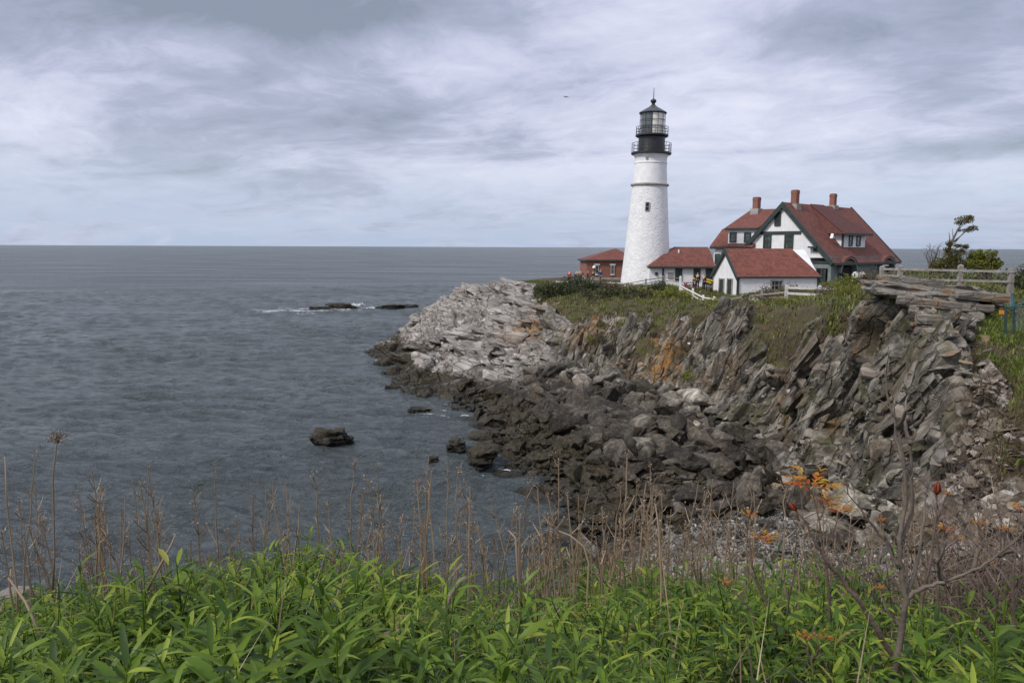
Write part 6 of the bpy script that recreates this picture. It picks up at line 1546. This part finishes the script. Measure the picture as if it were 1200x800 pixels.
# white arched seats on the bank
for px, py, lb in ((1002.5, 321.5, 'white round topped chair on the bank near the porch arch, left one'), (1010.3, 321, 'white round topped chair on the bank near the porch arch, right one')):
    c = on(px, py, 86); z = P(px, 324, Y=86).z; root = empty('garden_chair', (c.x, c.y, z - .55), (R(0), 0, R(-25)), label=lb, cat='chair')
    ts = [math.pi * k / 12 for k in range(13)]; m = MB(); m.prism([(-.34, .18, .35)] + [(-.34 * math.cos(t), .18 + .0, .75 + .36 * math.sin(t)) for t in ts] + [(.34, .18, .35)], (0, .06, 0)); m.build('backrest', M_TRIMW, root)
    MB().box((0, -.12, .40), (.62, .55, .05)).build('seat', M_TRIMW, root)
    for sx in (-.3, .3):
        for sy in (-.35, .18): MB().box((sx, sy, -.05), (.06, .06, .88)).build('leg', M_TRIMW, root)
        MB().box((sx, -.1, .6), (.09, .6, .04)).build('armrest', M_TRIMW, root)

# ------------------------------------------------------------------ people
def skin_mesh(name, joints, edges, mat, parent, sub=1):
    me = bpy.data.meshes.new(name); me.from_pydata([j[:3] for j in joints], edges, []); me.update()
    o = link(name, me, mat, parent); sm = o.modifiers.new('skin', 'SKIN'); sm.use_smooth_shade = True
    for v, j in zip(me.skin_vertices[0].data, joints): v.radius = (j[3], j[4] if len(j) > 4 else j[3]); 
    me.skin_vertices[0].data[0].use_root = True
    ss = o.modifiers.new('smooth', 'SUBSURF'); ss.levels = sub; ss.render_levels = sub
    return o
M_SKIN = paint('skin', (.52, .32, .23), .6, .08); M_HAIR = paint('dark_hair', (.035, .025, .02), .6, .2)
CL = {'red': (.55, .03, .035), 'blue': (.03, .06, .17), 'black': (.015, .016, .02), 'navy': (.02, .026, .05), 'pale': (.55, .42, .36), 'jeans': (.06, .08, .13), 'khaki': (.24, .20, .15), 'white': (.7, .7, .7)}
CM = {k: paint('cloth_' + k, v, .85, .15, 4) for k, v in CL.items()}
def person(px, py, Y, label, top, legs, heading=0.0, h=1.72, arm=0.0, sit=False):
    """py: where the feet stand"""
    c = P(px, py, Y=Y); root = empty('person', c, (0, 0, heading), label=label, cat='person'); k = h / 1.72
    dz = -.42 if sit else 0.0
    hip = (0, 0, .92 + dz, .13, .10); knees = [(-.10, -.38, .5) if sit else (-.09, -.03, .50), (.10, -.38, .5) if sit else (.09, .05, .50)]; feet = [(-.11, -.42 if sit else .04, .07), (.11, -.42 if sit else -.02, .07)]
    J = [hip, (0, .01, 1.12 + dz, .13, .095), (0, .015, 1.34 + dz, .155, .10), (0, .01, 1.46 + dz, .055, .055), (0, -.005, 1.53 + dz, .055, .06), (0, -.015, 1.62 + dz, .078, .092), (0, -.01, 1.70 + dz, .06, .07)]
    E = [(0, 1), (1, 2), (2, 3), (3, 4), (4, 5), (5, 6)]
    def limb(start, pts):
        p = start
        for q in pts: J.append(q); E.append((p, len(J) - 1)); p = len(J) - 1
    arms = []
    for s in (-1, 1):
        a = [(s * .19, .01, 1.41 + dz, .055), (s * .245, .03 - arm * .12, 1.15 + dz, .043), (s * (.23 - .1 * arm), -.05 - arm * .22, .93 + dz + arm * .2, .032), (s * (.22 - .12 * arm), -.07 - arm * .27, .84 + dz + arm * .22, .03)]; arms.append(a); limb(2, a)
    for s, kn, ft in ((-1, knees[0], feet[0]), (1, knees[1], feet[1])): limb(0, [(s * .09, 0, .88 + dz, .085), (*kn, .062), (ft[0], ft[1], .10, .042), (ft[0], ft[1] - .14, .05, .04)])
    sc = lambda js, g=0.0: [(j[0] * k, j[1] * k, j[2] * k, *((r + g) * k for r in j[3:])) for j in js]
    skin_mesh('body', sc(J), E, M_SKIN, root)
    T = [J[0], J[1], J[2]] + [j for a in arms for j in a[:3]]; skin_mesh('jacket', sc([(T[0][0], T[0][1], T[0][2] - .06, .15, .115)] + T[1:], .018), [(0, 1), (1, 2), (2, 3), (3, 4), (4, 5), (2, 6), (6, 7), (7, 8)], CM[top], root)
    L = [(0, 0, .93 + dz, .14, .105)]; LE = []
    for s, kn, ft in ((-1, knees[0], feet[0]), (1, knees[1], feet[1])): n0 = len(L); L += [(s * .095, 0, .86 + dz, .095), (*kn, .075), (ft[0], ft[1], .12, .06)]; LE += [(0, n0), (n0, n0 + 1), (n0 + 1, n0 + 2)]
    skin_mesh('trousers', sc(L), LE, CM[legs], root)
    skin_mesh('hair', sc([(0, .012, 1.65 + dz, .083, .09), (0, .0, 1.72 + dz, .066, .078)]), [(0, 1)], M_HAIR, root)
    for s, ft in ((-1, feet[0]), (1, feet[1])): skin_mesh('shoe', sc([(ft[0], ft[1] + .03, .06, .05), (ft[0], ft[1] - .15, .05, .045)]), [(0, 1)], CM['black'], root)
    # face: nose, eyes
    m = MB(); zc = (1.62 + dz) * k; m.add([(0, -.135 * k, zc - .02 * k), (-.016 * k, -.108 * k, zc - .025 * k), (.016 * k, -.108 * k, zc - .025 * k), (0, -.108 * k, zc + .03 * k)], [(0, 1, 3), (0, 3, 2), (0, 2, 1), (1, 2, 3)]); m.build('nose', M_SKIN, root)
    return root
person(667.2, 332.8, 92, 'person in a bright red jacket standing at the viewpoint railing', 'red', 'black', R(150))
person(676.6, 332, 93, 'person in a pale top standing left below the dark angled board', 'pale', 'khaki', R(170), 1.68)
person(679.8, 332, 93.4, 'person in a pale top standing right below the dark angled board', 'pale', 'jeans', R(200), 1.7, .5)
person(703.2, 331.5, 93, 'person in a dark blue jacket in front of the brick house', 'blue', 'khaki', R(20), 1.74)
person(688.6, 333.0, 92.5, 'person dressed in black by the left corner of the brick house', 'black', 'khaki', R(80), 1.7)
person(694.8, 332.6, 93.5, 'person in a black top and pale trousers between two others at the brick house', 'black', 'khaki', R(-60), 1.66)
person(817.0, 338.5, 80, 'person in black, the taller of two dark figures by the yellow rails', 'black', 'black', R(160), 1.78, .3)
person(824.5, 341.0, 79, 'person in navy, nearer of the two dark figures by the yellow rails', 'navy', 'black', R(120), 1.8, .7)
# dark angled information board on a post
c = P(680, 331, Y=96); root = empty('viewing_board', c, label='dark angled board on a post at the viewpoint left of the brick house', cat='board'); u = 96 / FPX
MB().bar((1.0 * u, 0, -.3), (1.3 * u, 0, 10.2 * u), .16).build('post', M_BLACK, root); MB().box((-.6 * u, 0, 10.6 * u), (8.4 * u, .5, .22), Matrix.Rotation(.12, 3, 'Y')).build('panel', M_BLACK, root)
# yellow rails on dark stands
M_YEL = paint('yellow_paint', (.78, .56, .03), .5, .1)
for (a, b), (d, e), lb in (((811.8, 326.2), (816.5, 326.6), 'short yellow rail left of the two dark figures'), ((824.5, 326.2), (836.5, 329.2), 'longest yellow rail sloping down beside the shed corner'), ((827.5, 329.4), (833.5, 331.6), 'lower yellow rail below the longest one beside the shed')):
    q0, q1 = P(a, b, Y=84), P(d, e, Y=84); root = empty('yellow_rail', q0, label=lb, cat='rail'); MB().bar((0, 0, 0), q1 - q0, .12, .16).build('rail', M_YEL, root)
    for f in (.15, .85): s_ = (q1 - q0) * f; MB().bar(s_ + Vector((0, .06, -1.35)), s_ + Vector((0, .06, .0)), .09).build('leg', M_BLACK, root)
# low red table
c = P(808, 338.5, Y=86); root = empty('picnic_table', c, (0, 0, R(10)), label='low dark red table beside the white workroom wall', cat='table'); M_CRIM = paint('crimson_paint', (.22, .025, .05), .6, .2)
MB().box((0, 0, .72), (1.5, .75, .06)).build('tabletop', M_CRIM, root)
for sy in (-.62, .62): MB().box((0, sy, .43), (1.5, .27, .05)).build('bench', M_CRIM, root)
for sx in (-.55, .55):
    m = MB(); m.bar((sx, -.75, -.1), (sx, .3, .7), .09); m.bar((sx + .09, .75, -.1), (sx + .09, -.3, .7), .09); m.bar((sx + .18, -.7, .4), (sx + .18, .7, .4), .09); m.build('leg', M_CRIM, root)
# pale scrap stuck on the cliff
h0, n0 = hit(809.5, 403)
if h0 is not None:
    v, f = hull_rock(931, (1, 1, 1), 16, 2, .05); o = link('pale_stone', mesh_np('pale_stone', v * np.array([.55, .4, .34]), tris=f), paint('white_stone', (.7, .71, .73), .7, .1, 5)); o.location = h0 + Vector((0, -.12, .05)); tag(o, 'white stone lying on the cliff face left of the dark buttress', 'stone')
# aeroplane high over the sea
def plane():
    c = P(663.5, 113.6, Y=2600); root = empty('airplane', c, (0, R(-6), R(20)), label='tiny airliner flying above the sea left of the lighthouse', cat='airplane'); g_ = paint('grey_aircraft', (.30, .31, .34), .5, .1)
    MB().tube([(-9, 0, 0), (-8, 0, .2), (-5, 0, 0), (5, 0, 0), (8, 0, -.1), (9.4, 0, -.3)], [.5, .9, 1.3, 1.3, .9, .2], 12).build('fuselage', g_, root, True)
    for s in (-1, 1):
        MB().prism([(2.5, s * 1, -.4), (-1.5, s * 1, -.4), (-4.2, s * 9.5, .5), (-2.8, s * 9.5, .5)], (0, 0, .3)).build('wing', g_, root)
        MB().prism([(-6.3, s * .4, .4), (-8.6, s * .4, .4), (-9.6, s * 3.6, .6), (-8.7, s * 3.6, .6)], (0, 0, .2)).build('tailplane', g_, root); MB().tube([(2.2, s * 3.2, -1.1), (-.6, s * 3.2, -1.1)], [.65, .5], 10).build('engine', g_, root)
    MB().prism([(-5.6, -.12, 1), (-8.6, -.12, .8), (-9.8, -.12, 4), (-8.4, -.12, 4)], (0, .24, 0)).build('fin', g_, root)
plane()
